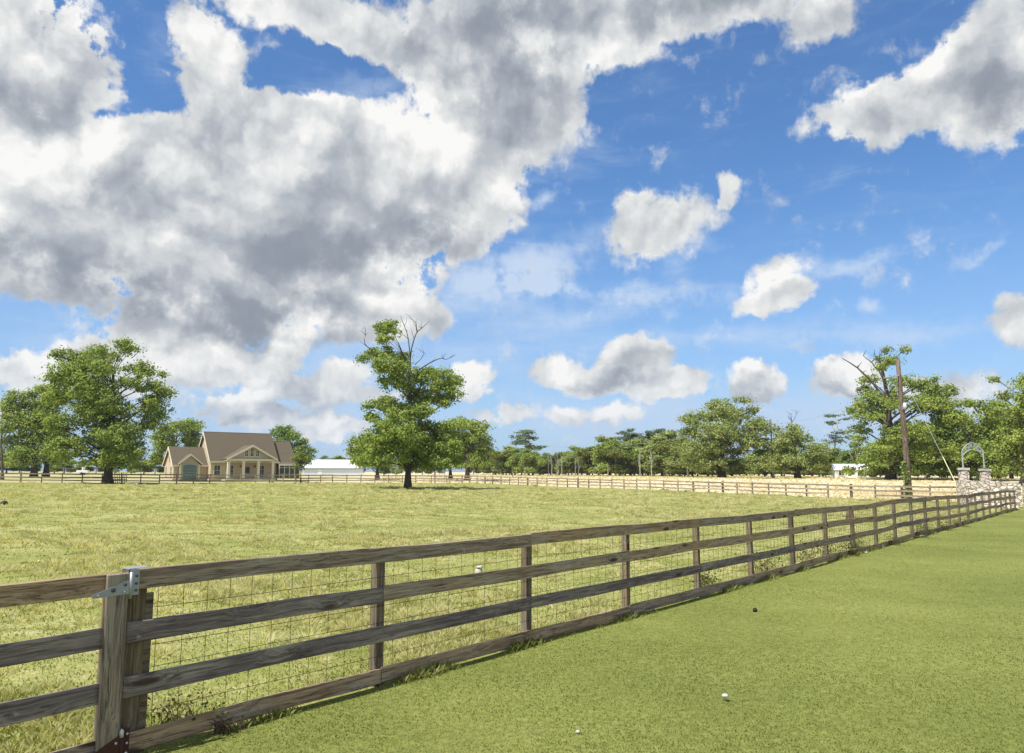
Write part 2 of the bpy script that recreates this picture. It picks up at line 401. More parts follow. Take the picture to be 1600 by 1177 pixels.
# ================================================================== materials
def material(name, rough=0.8, spec=0.3):
    m = bpy.data.materials.new(name); m.use_nodes = True
    nt = m.node_tree; nt.nodes.clear(); q = NT(nt)
    bs = q.n('ShaderNodeBsdfPrincipled'); out = q.n('ShaderNodeOutputMaterial')
    q.L.new(bs.outputs[0], out.inputs[0])
    bs.inputs['Roughness'].default_value = rough; bs.inputs['Specular IOR Level'].default_value = spec
    return m, q, bs
def bump(q, bs, h, dist=0.01, strength=1.0):
    b = q.n('ShaderNodeBump'); q.put(b.inputs['Height'], h)
    b.inputs['Distance'].default_value = dist; b.inputs['Strength'].default_value = strength
    q.L.new(b.outputs[0], bs.inputs['Normal'])
def objc(q): return q.n('ShaderNodeTexCoord').outputs['Object']
def attr(q, name): return q.n('ShaderNodeAttribute', attribute_name=name).outputs['Fac']
def rnd(q): return q.n('ShaderNodeObjectInfo').outputs['Random']

def plain(name, col, rough=0.7, spec=0.3, var=0.15, scale=3.0, metal=0.0, bmp=0.0):
    m, q, bs = material(name, rough, spec)
    n = q.noise(objc(q), scale, 5, 0.6)
    c = q.mix(n, tuple(v * (1 - var) for v in col), tuple(min(1, v * (1 + var)) for v in col))
    q.L.new(c, bs.inputs[0]); bs.inputs['Metallic'].default_value = metal
    if bmp: bump(q, bs, q.noise(objc(q), scale * 8, 4), bmp)
    return m

def wood(name, axis=0, tones=None, lift=1.0, fine=1.0):
    """weathered sawn timber, grain along one local axis, each board its own tone"""
    m, q, bs = material(name, 0.85, 0.15)
    oc = objc(q); r = rnd(q)
    off = q.n('ShaderNodeCombineXYZ'); q.put(off.inputs[0], q.m('MULTIPLY', r, 37.0)); q.put(off.inputs[1], q.m('MULTIPLY', r, 91.0)); q.put(off.inputs[2], q.m('MULTIPLY', r, 53.0))
    p = q.vm('ADD', oc, off.outputs[0])
    sc_ = [1, 1, 1]; st = [36, 36, 36]; st[axis] = 1.3
    st = [v * fine for v in st]
    wv = q.noise(p, 1.3, 3, 0.5, out=1)
    kn = q.n('ShaderNodeTexVoronoi'); ks = [5.5, 5.5, 5.5]; ks[axis] = 1.5
    q.L.new(q.mapping(p, sc=tuple(ks)), kn.inputs['Vector']); kn.inputs['Scale'].default_value = 1.0
    kd = kn.outputs['Distance']
    knot = q.sstep(kd, 0.10, 0.24, 1.0, 0.0)
    warpk = q.m('MULTIPLY', q.sstep(kd, 0.0, 0.5, 1.0, 0.0), 0.05)
    pw = q.vm('ADD', p, q.vm('SCALE', q.vm('SUBTRACT', wv, (.5, .5, .5)), scale=0.05))
    cw = q.n('ShaderNodeCombineXYZ')
    for i in range(3):
        if i != axis: q.put(cw.inputs[i], warpk)
    pw = q.vm('ADD', pw, cw.outputs[0])
    g1 = q.noise(q.mapping(pw, sc=tuple(st)), 1.0, 6, 0.62)
    st2 = [120, 120, 120]; st2[axis] = 3.5
    g2 = q.noise(q.mapping(pw, sc=tuple(v * fine for v in st2)), 1.0, 3, 0.6)
    blot = q.noise(q.mapping(p, sc=tuple(1.2 if i == axis else 3.5 for i in range(3))), 1.0, 4, 0.6)
    tones = tones or [(0.30, 0.212, 0.130), (0.235, 0.180, 0.130), (0.315, 0.222, 0.135), (0.150, 0.122, 0.115), (0.27, 0.200, 0.132), (0.30, 0.208, 0.122)]
    n = len(tones)
    base = q.ramp(r, [(i / n, t) for i, t in enumerate(tones)], 'CONSTANT')
    c = q.mix(q.sstep(blot, 0.44, 0.66, 0.0, 0.7), base, (0.265, 0.232, 0.188))           # silvered patches
    c = q.mix(q.sstep(g1, 0.36, 0.60, 0.80, 0.0), c, q.vm('MULTIPLY', base, (0.42, 0.38, 0.40)))
    c = q.mix(q.sstep(g2, 0.34, 0.5, 0.75, 0.0), c, (0.035, 0.028, 0.026))
    c = q.mix(q.m('MULTIPLY', knot, 0.9), c, (0.035, 0.020, 0.014))
    li = q.noise(p, 7.0, 4, 0.7)
    c = q.mix(q.sstep(li, 0.64, 0.74, 0.0, 0.55), c, (0.30, 0.30, 0.25))                     # lichen flecks
    if lift != 1.0: c = q.vm('SCALE', c, scale=lift)
    q.L.new(c, bs.inputs[0])
    h = q.m('ADD', q.m('MULTIPLY', g1, 0.6), q.m('MULTIPLY', g2, 0.4))
    bump(q, bs, h, 0.006, 0.9)
    return m

M = {}
M['board'] = wood('weathered_board', 0, lift=1.6)
M['post'] = wood('weathered_post', 2, [(0.25, 0.195, 0.12), (0.20, 0.155, 0.095), (0.18, 0.14, 0.09)], lift=1.05)
M['stile'] = wood('weathered_stile', 2, [(0.32, 0.25, 0.18), (0.28, 0.225, 0.165)], lift=1.3)
M['farwood'] = wood('sun_bleached_board', 0, [(0.36, 0.28, 0.19), (0.27, 0.22, 0.165), (0.40, 0.31, 0.20), (0.30, 0.25, 0.19)], lift=1.4, fine=0.3)
M['farpost'] = wood('sun_bleached_post', 2, [(0.36, 0.29, 0.20), (0.25, 0.20, 0.15), (0.34, 0.28, 0.21), (0.13, 0.10, 0.08)], lift=1.4, fine=0.3)
M['pole'] = wood('creosote_pole', 2, [(0.175, 0.125, 0.092)], lift=1.15, fine=0.35)
M['wire'] = plain('rusted_wire', (0.04, 0.032, 0.022), 0.6, 0.4, 0.3, 5, 0.3)
M['galv'] = plain('galvanised_steel', (0.36, 0.38, 0.42), 0.5, 0.5, 0.25, 9, 0.6, 0.001)
M['bolt'] = plain('bolt_steel', (0.09, 0.085, 0.09), 0.45, 0.5, 0.3, 20, 0.7)
M['rust'] = plain('dark_rust_plate', (0.07, 0.022, 0.017), 0.6, 0.4, 0.35, 16, 0.2, 0.001)
M['zinc'] = plain('bright_zinc', (0.62, 0.62, 0.60), 0.4, 0.5, 0.1, 16, 0.4)
M['cream'] = plain('cream_trim_paint', (0.66, 0.60, 0.47), 0.6, 0.3, 0.06, 2)
M['whitep'] = plain('white_paint', (0.78, 0.78, 0.75), 0.5, 0.4, 0.05, 2)
M['siding'] = plain('tan_siding', (0.42, 0.37, 0.30), 0.7, 0.2, 0.08, 2)
M['glass'] = plain('dark_window_glass', (0.035, 0.045, 0.055), 0.12, 0.6, 0.2, 1)
M['bluedoor'] = plain('blue_grey_door_paint', (0.10, 0.17, 0.21), 0.5, 0.4, 0.12, 2)
M['door'] = plain('red_brown_door', (0.20, 0.07, 0.045), 0.5, 0.4, 0.15, 2)
M['screen'] = plain('dark_porch_screen', (0.07, 0.08, 0.08), 0.6, 0.2, 0.2, 2)
M['concrete'] = plain('pale_concrete', (0.48, 0.45, 0.40), 0.85, 0.2, 0.15, 1.5, 0, 0.002)
M['metalroof'] = plain('white_metal_sheet', (0.74, 0.77, 0.80), 0.45, 0.4, 0.05, 0.6)
M['metalwall'] = plain('white_metal_wall', (0.62, 0.66, 0.70), 0.5, 0.4, 0.05, 0.6)
M['white_stone'] = plain('chalky_white', (0.46, 0.43, 0.38), 0.9, 0.2, 0.12, 20, 0, 0.002)
M['black'] = plain('matt_black', (0.012, 0.012, 0.014), 0.6, 0.3, 0.2, 20)
M['iron'] = plain('grey_painted_iron', (0.42, 0.45, 0.43), 0.5, 0.4, 0.2, 6, 0.3)
M['yellow'] = plain('pale_yellow_guard', (0.62, 0.60, 0.30), 0.5, 0.4, 0.1, 3)
M['cable'] = plain('grey_cable', (0.30, 0.31, 0.32), 0.5, 0.4, 0.1, 3)
M['ceramic'] = plain('white_ceramic', (0.72, 0.70, 0.66), 0.3, 0.5, 0.1, 8)
M['twig'] = plain('dead_brown_twig', (0.085, 0.055, 0.045), 0.9, 0.1, 0.4, 14)

def bark(name, c0, c1, scale=1.0):
    m, q, bs = material(name, 0.95, 0.1)
    oc = objc(q)
    n = q.noise(q.mapping(oc, sc=(5 * scale, 5 * scale, 1.2 * scale)), 1.2, 6, 0.65)
    q.L.new(q.ramp(n, [(0.3, c0), (0.7, c1)]), bs.inputs[0]); bump(q, bs, n, 0.05, 0.8)
    return m
M['bark'] = bark('dark_oak_bark', (0.035, 0.028, 0.022), (0.125, 0.105, 0.085))
M['palebark'] = bark('pale_grey_bark', (0.34, 0.31, 0.27), (0.58, 0.55, 0.50))
M['pinebark'] = bark('pine_bark', (0.12, 0.085, 0.06), (0.28, 0.22, 0.17))
M['deadwood'] = bark('bare_dead_wood', (0.06, 0.05, 0.045), (0.15, 0.13, 0.115))

def foliage(name, cols, trans=0.35, scale=0.5):
    """leaves: each leaf has its own tint, and whole sprays differ a little"""
    m = bpy.data.materials.new(name); m.use_nodes = True
    nt = m.node_tree; nt.nodes.clear(); q = NT(nt)
    t = attr(q, 'tint'); n = q.noise(objc(q), scale, 3, 0.6)
    f = q.m('ADD', q.m('MULTIPLY', t, 0.65), q.m('MULTIPLY', n, 0.5), clamp=True)
    c = q.ramp(f, [(i / (len(cols) - 1), k) for i, k in enumerate(cols)])
    df = q.n('ShaderNodeBsdfDiffuse'); q.L.new(c, df.inputs[0])
    tr = q.n('ShaderNodeBsdfTranslucent'); q.L.new(q.vm('MULTIPLY', c, (1.15, 1.2, 0.6)), tr.inputs[0])
    mx = q.n('ShaderNodeMixShader'); mx.inputs[0].default_value = trans
    q.L.new(df.outputs[0], mx.inputs[1]); q.L.new(tr.outputs[0], mx.inputs[2])
    o = q.n('ShaderNodeOutputMaterial'); q.L.new(mx.outputs[0], o.inputs[0])
    return m
M['leaf'] = foliage('oak_leaves', [(0.101, 0.152, 0.046), (0.195, 0.264, 0.067), (0.298, 0.353, 0.088), (0.392, 0.433, 0.121)], 0.28)
M['leafy'] = foliage('bright_spring_leaves', [(0.107, 0.166, 0.043), (0.193, 0.261, 0.061), (0.282, 0.343, 0.081), (0.376, 0.413, 0.109)], 0.28)
M['leafd'] = foliage('deep_green_leaves', [(0.086, 0.139, 0.047), (0.137, 0.208, 0.061), (0.215, 0.287, 0.079), (0.292, 0.347, 0.101)], 0.28)
M['leafg'] = foliage('grey_green_leaves', [(0.124, 0.166, 0.064), (0.215, 0.267, 0.091), (0.305, 0.350, 0.117), (0.396, 0.425, 0.160)], 0.28)
M['needle'] = foliage('pine_needles', [(0.073, 0.119, 0.081), (0.121, 0.169, 0.105), (0.170, 0.220, 0.123), (0.227, 0.270, 0.151)], 0.15)
M['olive'] = foliage('olive_leaves', [(0.09, 0.115, 0.03), (0.15, 0.18, 0.045), (0.21, 0.235, 0.06), (0.26, 0.27, 0.08)])
M['lawngrass'] = foliage('mown_grass', [(0.054, 0.072, 0.015), (0.146, 0.159, 0.035), (0.250, 0.250, 0.070), (0.52, 0.47, 0.24)], 0.45, 0.35)
M['pasturegrass'] = foliage('rough_grass', [(0.075, 0.098, 0.022), (0.178, 0.205, 0.050), (0.35, 0.345, 0.115), (0.64, 0.58, 0.33)], 0.35, 0.22)
M['straw'] = foliage('dry_grass', [(0.26, 0.26, 0.09), (0.50, 0.47, 0.23), (0.70, 0.64, 0.39), (0.84, 0.78, 0.56)], 0.5, 0.3)
M['weed'] = foliage('weeds', [(0.03, 0.045, 0.012), (0.06, 0.08, 0.02), (0.10, 0.12, 0.03), (0.16, 0.15, 0.06)], 0.3, 1.5)

def ground_material():
    m, q, bs = material('turf_and_soil', 0.95, 0.1)
    geo = q.n('ShaderNodeNewGeometry').outputs['Position']
    a_l, a_d = attr(q, 'mown'), attr(q, 'dry')
    n1 = q.noise(geo, 0.25, 6, 0.6); n2 = q.noise(geo, 1.6, 6, 0.65); n3 = q.noise(geo, 14, 5, 0.7)
    past = q.ramp(q.m('ADD', q.m('MULTIPLY', n1, 0.55), q.m('MULTIPLY', n2, 0.45)),
                  [(0.32, (0.15, 0.17, 0.04)), (0.45, (0.25, 0.262, 0.075)), (0.56, (0.37, 0.35, 0.14)), (0.68, (0.50, 0.45, 0.26))])
    past = q.mix(q.sstep(n3, 0.38, 0.62, 0.60, 0.0), past, (0.17, 0.18, 0.05))
    lawn = q.ramp(q.m('ADD', q.m('MULTIPLY', n1, 0.4), q.m('MULTIPLY', n3, 0.6)),
                  [(0.3, (0.095, 0.116, 0.027)), (0.5, (0.168, 0.188, 0.046)), (0.65, (0.25, 0.262, 0.078)), (0.8, (0.40, 0.38, 0.17))])
    nb = q.noise(q.mapping(geo, sc=(0.03, 0.16, 1)), 1.0, 4, 0.6)
    dry = q.ramp(nb, [(0.32, (0.50, 0.36, 0.21)), (0.5, (0.62, 0.53, 0.36)), (0.66, (0.54, 0.38, 0.21))])
    c = q.mix(a_d, past, dry); c = q.mix(a_l, c, lawn)
    q.L.new(c, bs.inputs[0]); bump(q, bs, n3, 0.04, 0.6)
    return m
M['ground'] = ground_material()

# ================================================================== ground
def build_ground():
    azs = np.concatenate([np.arange(-50, 50, 0.5), np.arange(50, 310, 4.0)])
    ra = [0.4]
    while ra[-1] < 5000: ra.append(ra[-1] * (1.016 if ra[-1] < 300 else 1.08))
    ra = np.array(ra); A, Rr = np.meshgrid(np.radians(azs), ra)
    X = Rr * np.sin(A); Y = Rr * np.cos(A)
    Z = land(X, Y) + lumps(X, Y)
    V = np.stack([X, Y, Z], -1).reshape(-1, 3)
    V = np.vstack([V, [[0, 0, gz(0, 0)]]])
    nr, na = X.shape
    i, j = np.meshgrid(np.arange(nr - 1), np.arange(na), indexing='ij'); j2 = (j + 1) % na
    Fq = np.stack([i * na + j, (i + 1) * na + j, (i + 1) * na + j2, i * na + j2], -1).reshape(-1, 4)[:, ::-1]
    x, y = V[:, 0], V[:, 1]
    mown = sst(side(x, y), -0.03, 0.10) * (1 - sst(y, 54, 60))
    dry = beyond_far(x, y)
    return V, Fq, mown, dry, na
def beyond_far(x, y):
    """1 beyond the far fence, 0 in the pasture"""
    xs = np.array([p.x / p.y for p in FAR + FAR2[1:]] + [0.75, 1.6]); ys = np.array([p.y for p in FAR + FAR2[1:]] + [60, 55.0])
    lim = np.interp(np.asarray(x) / np.maximum(np.asarray(y), 0.1), xs, ys)
    v = sst(y - lim, 0.0, 3.0)
    return v * (0.35 + 0.65 * sst(np.asarray(x) / np.maximum(np.asarray(y), 0.1), -0.32, -0.12)) * (1 - 0.6 * (np.asarray(y) < 0))
V, Fq, mown, dry, na = build_ground()
g = meshobj('ground', V, Fq, M['ground'], None, True, {'mown': mown, 'dry': dry})
g['kind'] = 'structure'
del V, Fq

# ------------------------------------------------------------------ grass
rng = np.random.default_rng(7)
def blades(name, mat, x, y, h, wd, lean, tint, label=None, base=0.0, adir=None):
    n = len(x); a = rng.uniform(0, 2 * np.pi, n) if adir is None else adir; fa = rng.uniform(0, 2 * np.pi, n)
    z = land(x, y) + lumps(x, y) - 0.01 + base
    ux, uy = np.cos(fa) * wd / 2, np.sin(fa) * wd / 2
    lx, ly = np.cos(a) * np.sin(lean) * h, np.sin(a) * np.sin(lean) * h
    hz_ = np.cos(lean) * h
    P = np.stack([np.stack([x - ux, y - uy, z], -1), np.stack([x + ux, y + uy, z], -1),
                  np.stack([x + lx * 0.35 + ux * .7, y + ly * 0.35 + uy * .7, z + hz_ * 0.62], -1),
                  np.stack([x + lx, y + ly, z + hz_ * 0.92], -1)], 1).reshape(-1, 3)
    b = np.arange(n) * 4
    Fc = np.stack([b, b + 1, b + 2, b + 3], 1)
    o = meshobj(name, P, Fc, mat, None, False, {'tint': np.repeat(tint, 4)})
    o['kind'] = 'stuff'
    tagobj(o, label, 'grass')
    return o
def logpolar(n, r0, r1, a0, a1, p=0.0):
    u = rng.random(n)
    if p == 0: r = r0 * (r1 / r0) ** u
    else: r = (r0 ** p + u * (r1 ** p - r0 ** p)) ** (1 / p)
    a = np.radians(rng.uniform(a0, a1, n))
    return r * np.sin(a), r * np.cos(a), r
# mown lawn
x, y, r = logpolar(1250000, 3.6, 62, -28, 68)
k = (side(x, y) > 0.03) & (y < 60); x, y, r = x[k], y[k], r[k]
n = len(x)
tn = 0.65 * fbm(x * 0.35, y * 0.35, 21, 4) + 0.35 * fbm(x * 2, y * 2, 4, 2)
blades('lawn_grass', M['lawngrass'], x, y, rng.uniform(0.014, 0.036, n) * (1 + r * 0.004), 0.0032 * (r / 4) ** 0.75, np.radians(rng.uniform(20, 76, n)),
       np.clip(-0.02 + rng.random(n) * 0.82 + (tn - 0.5) * 2.5 + (rng.random(n) < 0.10) * .40, 0, 1), 'short mown green grass covering the lawn right of the fence')
t_ = rng.uniform(-1.3, 23.3, 26000) ** 1.0 * STEP; t_ = np.where(rng.random(26000) < .6, rng.uniform(-1.3, 7, 26000) * STEP, t_)
o_ = np.where(rng.random(26000) < .5, rng.uniform(0.02, 0.16, 26000), rng.uniform(-0.22, -0.01, 26000))
x = FA.x + FDIR.x * t_ + FN.x * o_; y = FA.y + FDIR.y * t_ + FN.y * o_; r = np.hypot(x, y)
fr_ = fbm(t_ * 1.3, t_ * 0.0, 77, 3)
blades('fence_line_grass', M['pasturegrass'], x, y, rng.uniform(0.03, 0.12, 26000) * (0.35 + 1.1 * sst(fr_, .4, .7)), 0.0024 * (r / 4) ** .8, np.radians(rng.uniform(5, 60, 26000)), np.clip(rng.random(26000) * .8, 0, 1),
       'longer untrimmed grass growing along the foot of the near fence')
# pasture sward
x, y, r = logpolar(560000, 4.4, 135, -52, 40)
k = (side(x, y) < -0.05) & (beyond_far(x, y) < 0.1); x, y, r = x[k], y[k], r[k]
pn = fbm(x * 0.22, y * 0.22, 31, 4)
n = len(x)
n = len(x)
strawy = sst(pn, 0.46, 0.60) * 0.5 + 0.35 * sst(r, 25, 80)
hh = rng.uniform(0.025, 0.07, n) * (0.7 + 0.8 * sst(pn, 0.42, 0.62)) * (1 + np.minimum(r, 60) * 0.004)
blades('pasture_grass', M['pasturegrass'], x, y, hh, 0.005 * (r / 4) ** 0.85, np.radians(rng.uniform(10, 68, n)),
       np.clip(rng.random(n) * 0.62 + strawy * 0.55, 0, 1), 'rough yellow green grass of the fenced pasture')
# tussocks: bunches of longer blades, many of them bleached
cx, cy, cr = logpolar(20000, 5.0, 130, -44, 40, 0.35)
pn = fbm(cx * 0.22, cy * 0.22, 31, 4)
k = (side(cx, cy) < -0.35) & (beyond_far(cx, cy) < 0.05) & (rng.random(len(cx)) < sst(pn, 0.47, 0.60) * 0.9 + 0.07)
cx, cy, cr, pn = cx[k], cy[k], cr[k], pn[k]
nb = 75; n = len(cx) * nb
s_ = rng.uniform(0.06, 0.17, len(cx)) * (1 + np.minimum(cr, 90) * 0.010)
ra_ = np.sqrt(rng.random(n)); aa_ = rng.uniform(0, 2 * np.pi, n); S_ = np.repeat(s_, nb)
s_ = s_ * (0.7 + 0.3 * sst(cr, 5, 16)); S_ = np.repeat(s_, nb)
x = np.repeat(cx, nb) + ra_ * np.cos(aa_) * S_; y = np.repeat(cy, nb) + ra_ * np.sin(aa_) * S_
r = np.repeat(cr, nb); tc = np.repeat(rng.random(len(cx)), nb)
blades('pasture_tussocks', M['straw'], x, y, S_ * rng.uniform(0.5, 1.25, n) * (1.15 - 0.4 * ra_), 0.0024 * (r / 4) ** 1.0, np.radians(6 + 62 * ra_ * rng.uniform(0.5, 1.2, n)),
       np.clip(tc * 0.65 + rng.random(n) * 0.45 - 0.05, 0, 1), 'pale bleached tussocks scattered through the pasture', adir=aa_ + rng.normal(0, .5, n))
# dry field beyond the far fence
x, y, r = logpolar(60000, 66, 330, -36, 40, 0.5)
k = beyond_far(x, y) > 0.9; x, y, r = x[k], y[k], r[k]; n = len(x)
blades('dry_field_grass', M['straw'], x, y, rng.uniform(0.06, 0.22, n), 0.003 * r, np.radians(rng.uniform(5, 45, n)),
       np.clip(rng.random(n) * 0.7 + 0.3 * fbm(x * .05, y * .05, 8), 0, 1), 'dry straw coloured grass in the field beyond the far fence')

# ================================================================== fences
rf = random.Random(11)
def sawn(name, L, t, h, mat, parent, loc, rot=(0, 0, 0), wob=0.005, seg=None, rise=0.0, edge=0.006, dip=0.0):
    """a rough sawn board lying along local x: thickness t (y), height h (z), slightly wavy, worn edges"""
    seg = seg or max(2, int(L / 0.35)); rr = random.Random(rf.random())
    ph = [rr.uniform(0, 6.28) for _ in range(4)]
    vs = []; e = edge
    for i in range(seg + 1):
        u = i / seg; x = u * L
        dz = wob * (math.sin(u * 4.1 + ph[0]) + 0.5 * math.sin(u * 9.3 + ph[1])) + rise * u - dip * math.sin(math.pi * u)
        dy = wob * 0.8 * math.sin(u * 5.0 + ph[2])
        hh = wob * 0.35 * math.sin(u * 13 + ph[3])
        for (y, z) in ((e, 0), (t - e, 0), (t, e), (t, h - e), (t - e, h), (e, h), (0, h - e), (0, e)):
            vs.append((x, y + dy - t, z + dz + (hh if z > h / 2 else -hh)))
    fs = [(i * 8 + k, (i + 1) * 8 + k, (i + 1) * 8 + (k + 1) % 8, i * 8 + (k + 1) % 8) for i in range(seg) for k in range(8)]
    fs += [tuple(range(8)), tuple(seg * 8 + k for k in range(7, -1, -1))]
    o = meshobj(name, np.array(vs), fs, mat, parent); o.location = loc; o.rotation_euler = rot
    return o
def upright(name, wx, dy, h, mat, parent, loc, rot=(0, 0, 0), bev=0.008):
    m_ = MB()
    m_.box(-wx / 2, wx / 2, 0, dy, -0.25, h, bev)
    o = m_.build(name, mat, parent); o.location = loc; o.rotation_euler = rot
    return o

fence = empty('board_fence', (FA.x, FA.y, 0), FANG, 'near weathered four board fence with wire mesh, running from the gate to the stone wall', 'fence')
def fz(s):            # ground height along the fence
    return gz(FA.x + FDIR.x * s, FA.y + FDIR.y * s)
NP = range(-1, 24)
jit = {n: rf.uniform(-0.014, 0.014) + (rf.uniform(-0.03, 0.03) if n > 6 else 0) for n in range(-2, 26)}
jit[-1] = jit[0] = jit[1] = 0.0
for n in NP:
    s = n * STEP
    if n == -1:
        upright('post', 0.15, 0.12, 1.335, M['post'], fence, (s + 0.0, 0.0, fz(s)), (0, 0, 0))
        sawn('post_cleat', 1.18, 0.028, 0.085, M['post'], fence, (s + 0.128, 0.030, fz(s) - 0.03), (0, R(-90), 0), 0.002)
    else:
        upright('post', 0.108 * rf.uniform(0.9, 1.08), 0.095, 1.325 + jit[n], M['post'], fence, (s, 0.0, fz(s)), (rf.uniform(-.012, .012), rf.uniform(-.01, .012), rf.uniform(-.05, .05)))
RAILS = [(1.190, 0.152, 1), (0.802, 0.152, 0), (0.412, 0.147, 1), (0.016, 0.147, 0)]     # bottom, height, which posts carry the joints
for ri, (z0, h, odd) in enumerate(RAILS):
    n = -1
    while n < 23:
        m_ = n + 1
        while m_ < 23 and (m_ % 2 != odd): m_ += 1
        if m_ - n < 2 and n > -1: m_ = min(m_ + 2, 23)
        m_ = min(m_, 23)
        xa = n * STEP + (0.004 if n > -1 else {0: -0.020, 1: -0.075, 2: -0.075, 3: -0.03}[ri]); xb = m_ * STEP - 0.004
        if m_ == 23: xb += 0.06
        za = fz(xa) + jit[n] + rf.uniform(-.006, .006); zb = fz(xb) + jit[m_] + rf.uniform(-.006, .006)
        if n > 5: za += rf.uniform(-.02, .02); zb += rf.uniform(-.02, .02)
        t = 0.030 + (0.006 if ri == 0 else 0)
        sawn('rail', xb - xa, t, h * rf.uniform(0.96, 1.02), M['board'], fence, (xa, -0.002, z0 + za), (0, 0, 0), 0.006 if n < 6 else 0.012, rise=zb - za)
        n = m_
# welded wire behind the boards
m_ = MB()
x = -1 * STEP + 0.16; xe = 16 * STEP; k = 0
while x < xe:
    m_.tube([(x, -0.0055, fz(x) + 0.02), (x + rf.uniform(-.004, .004), -0.005, fz(x) + 0.7), (x, -0.0055, fz(x) + 1.24)], 0.0024, 4, False)
    x += 0.203
for zz in (0.12, 0.28, 0.44, 0.60, 0.76, 0.90, 1.04, 1.2):
    pts = [(i * STEP / 3 - STEP + 0.14, -0.0095, fz(i * STEP / 3 - STEP) + zz + rf.uniform(-.004, .004)) for i in range(0, 51)]
    m_.tube(pts, 0.0024, 4, False)
m_.build('wire_mesh', M['wire'], fence)

# gate hung on the first post
GA = R(1.6)
hx = -1 * STEP - 0.098       # hinge line, local to the fence
hp = Vector((FA.x, FA.y, 0)) + FDIR * hx + FN * 0.02
gate = empty('field_gate', (hp.x, hp.y, gz(hp.x, hp.y)), FANG + GA, 'weathered board gate at the left edge, hung by two strap hinges', 'gate')
upright('stile', 0.156, 0.036, 1.33, M['stile'], gate, (-0.092, -0.072, 0.0))
for ch in gate.children:
    if ch.name.startswith('stile'):
        for v in ch.data.vertices:
            if v.co.z < 0: v.co.z = 0.105 - 0.02 * (v.co.x < 0)
upright('back_stile', 0.10, 0.035, 1.30, M['post'], gate, (-0.105, 0.003, 0.0))
for (z0, h, xo) in ((1.175, 0.150, -0.152), (0.800, 0.148, -0.120), (0.415, 0.148, -0.120), (0.030, 0.146, -0.120)):
    sawn('gate_rail', 3.0, 0.033, h, M['board'], gate, (xo - 3.0, 0.0, z0 + 0.0115 * 0), (0, 0, 0), 0.005)
# upper strap hinge
m_ = MB(); m_.prism([(-0.285, 1.192), (-0.270, 1.172), (-0.012, 1.176), (-0.012, 1.274), (-0.05, 1.270)], -0.079, -0.0735)
hg = m_.build('strap_hinge', M['galv'], gate)
m_ = MB(); m_.tube([(-0.002, -0.076, 1.140), (-0.002, -0.076, 1.330)], 0.0125, 10)
m_.build('hinge_pin', M['galv'], hg, True)
for bx, bz, br in ((-0.130, 1.215, 0.016), (-0.045, 1.245, 0.011), (-0.050, 1.193, 0.009), (-0.235, 1.188, 0.008)):
    m_ = MB(); m_.tube([(bx, -0.079, bz), (bx, -0.087, bz), (bx, -0.090, bz)], [br, br, br * 0.5], 8); m_.build('bolt', M['bolt'] if br > 0.01 else M['galv'], hg, False)
# lower strap hinge, rusted
m_ = MB(); m_.prism([(-0.30, -0.03), (-0.30, 0.055), (-0.012, 0.185), (-0.012, -0.03)], -0.079, -0.0735)
lg = m_.build('strap_hinge', M['rust'], gate); lg['label'] = 'dark rusted lower strap hinge with white bolt heads'
m_ = MB(); m_.tube([(-0.002, -0.076, -0.06), (-0.002, -0.076, 0.165)], 0.0125, 10); m_.build('hinge_pin', M['rust'], lg, True)
m_ = MB(); m_.tube([(-0.004, -0.077, 0.165), (-0.004, -0.077, 0.21), (-0.004, -0.077, 0.222)], [0.0155, 0.015, 0.006], 10); m_.build('pin_cap', M['zinc'], lg, True)
for bx, bz in ((-0.045, 0.135), (-0.055, 0.05), (-0.150, 0.062), (-0.235, 0.030)):
    m_ = MB(); m_.tube([(bx, -0.079, bz), (bx, -0.087, bz), (bx, -0.090, bz)], [0.009, 0.009, 0.004], 8); m_.build('bolt', M['zinc'], lg)
# the fixed leaves of the hinges, on the post
m_ = MB(); m_.box(-1 * STEP - 0.082, -1 * STEP - 0.014, -0.047, -0.041, 1.155, 1.345, 0.001)
lf = m_.build('hinge_leaf', M['galv'], fence)
for bz in (1.19, 1.24, 1.295):
    m_ = MB(); m_.tube([(-STEP - 0.036, -0.047, bz), (-STEP - 0.036, -0.055, bz), (-STEP - 0.036, -0.058, bz)], [0.010, 0.010, 0.005], 8); m_.build('bolt', M['bolt'], lf)
m_ = MB(); m_.box(-STEP - 0.076, -STEP - 0.018, -0.047, -0.041, -0.05, 0.205, 0.001)
lf2 = m_.build('hinge_leaf', M['rust'], fence)
for bz in (0.03, 0.10, 0.165):
    m_ = MB(); m_.tube([(-STEP - 0.038, -0.047, bz), (-STEP - 0.038, -0.055, bz), (-STEP - 0.038, -0.058, bz)], [0.009, 0.009, 0.004], 8); m_.build('bolt', M['zinc'], lf2)
m_ = MB(); m_.box(-STEP - 0.075, -STEP + 0.08, 0.0, 0.12, 1.337, 1.347, 0.002); m_.build('post_cap', M['galv'], fence)
for ch in (lf, lf2): ch.location.z = fz(-STEP)
for ch in fence.children:
    if ch.name.startswith('post_cap'): ch.location.z = fz(-STEP)

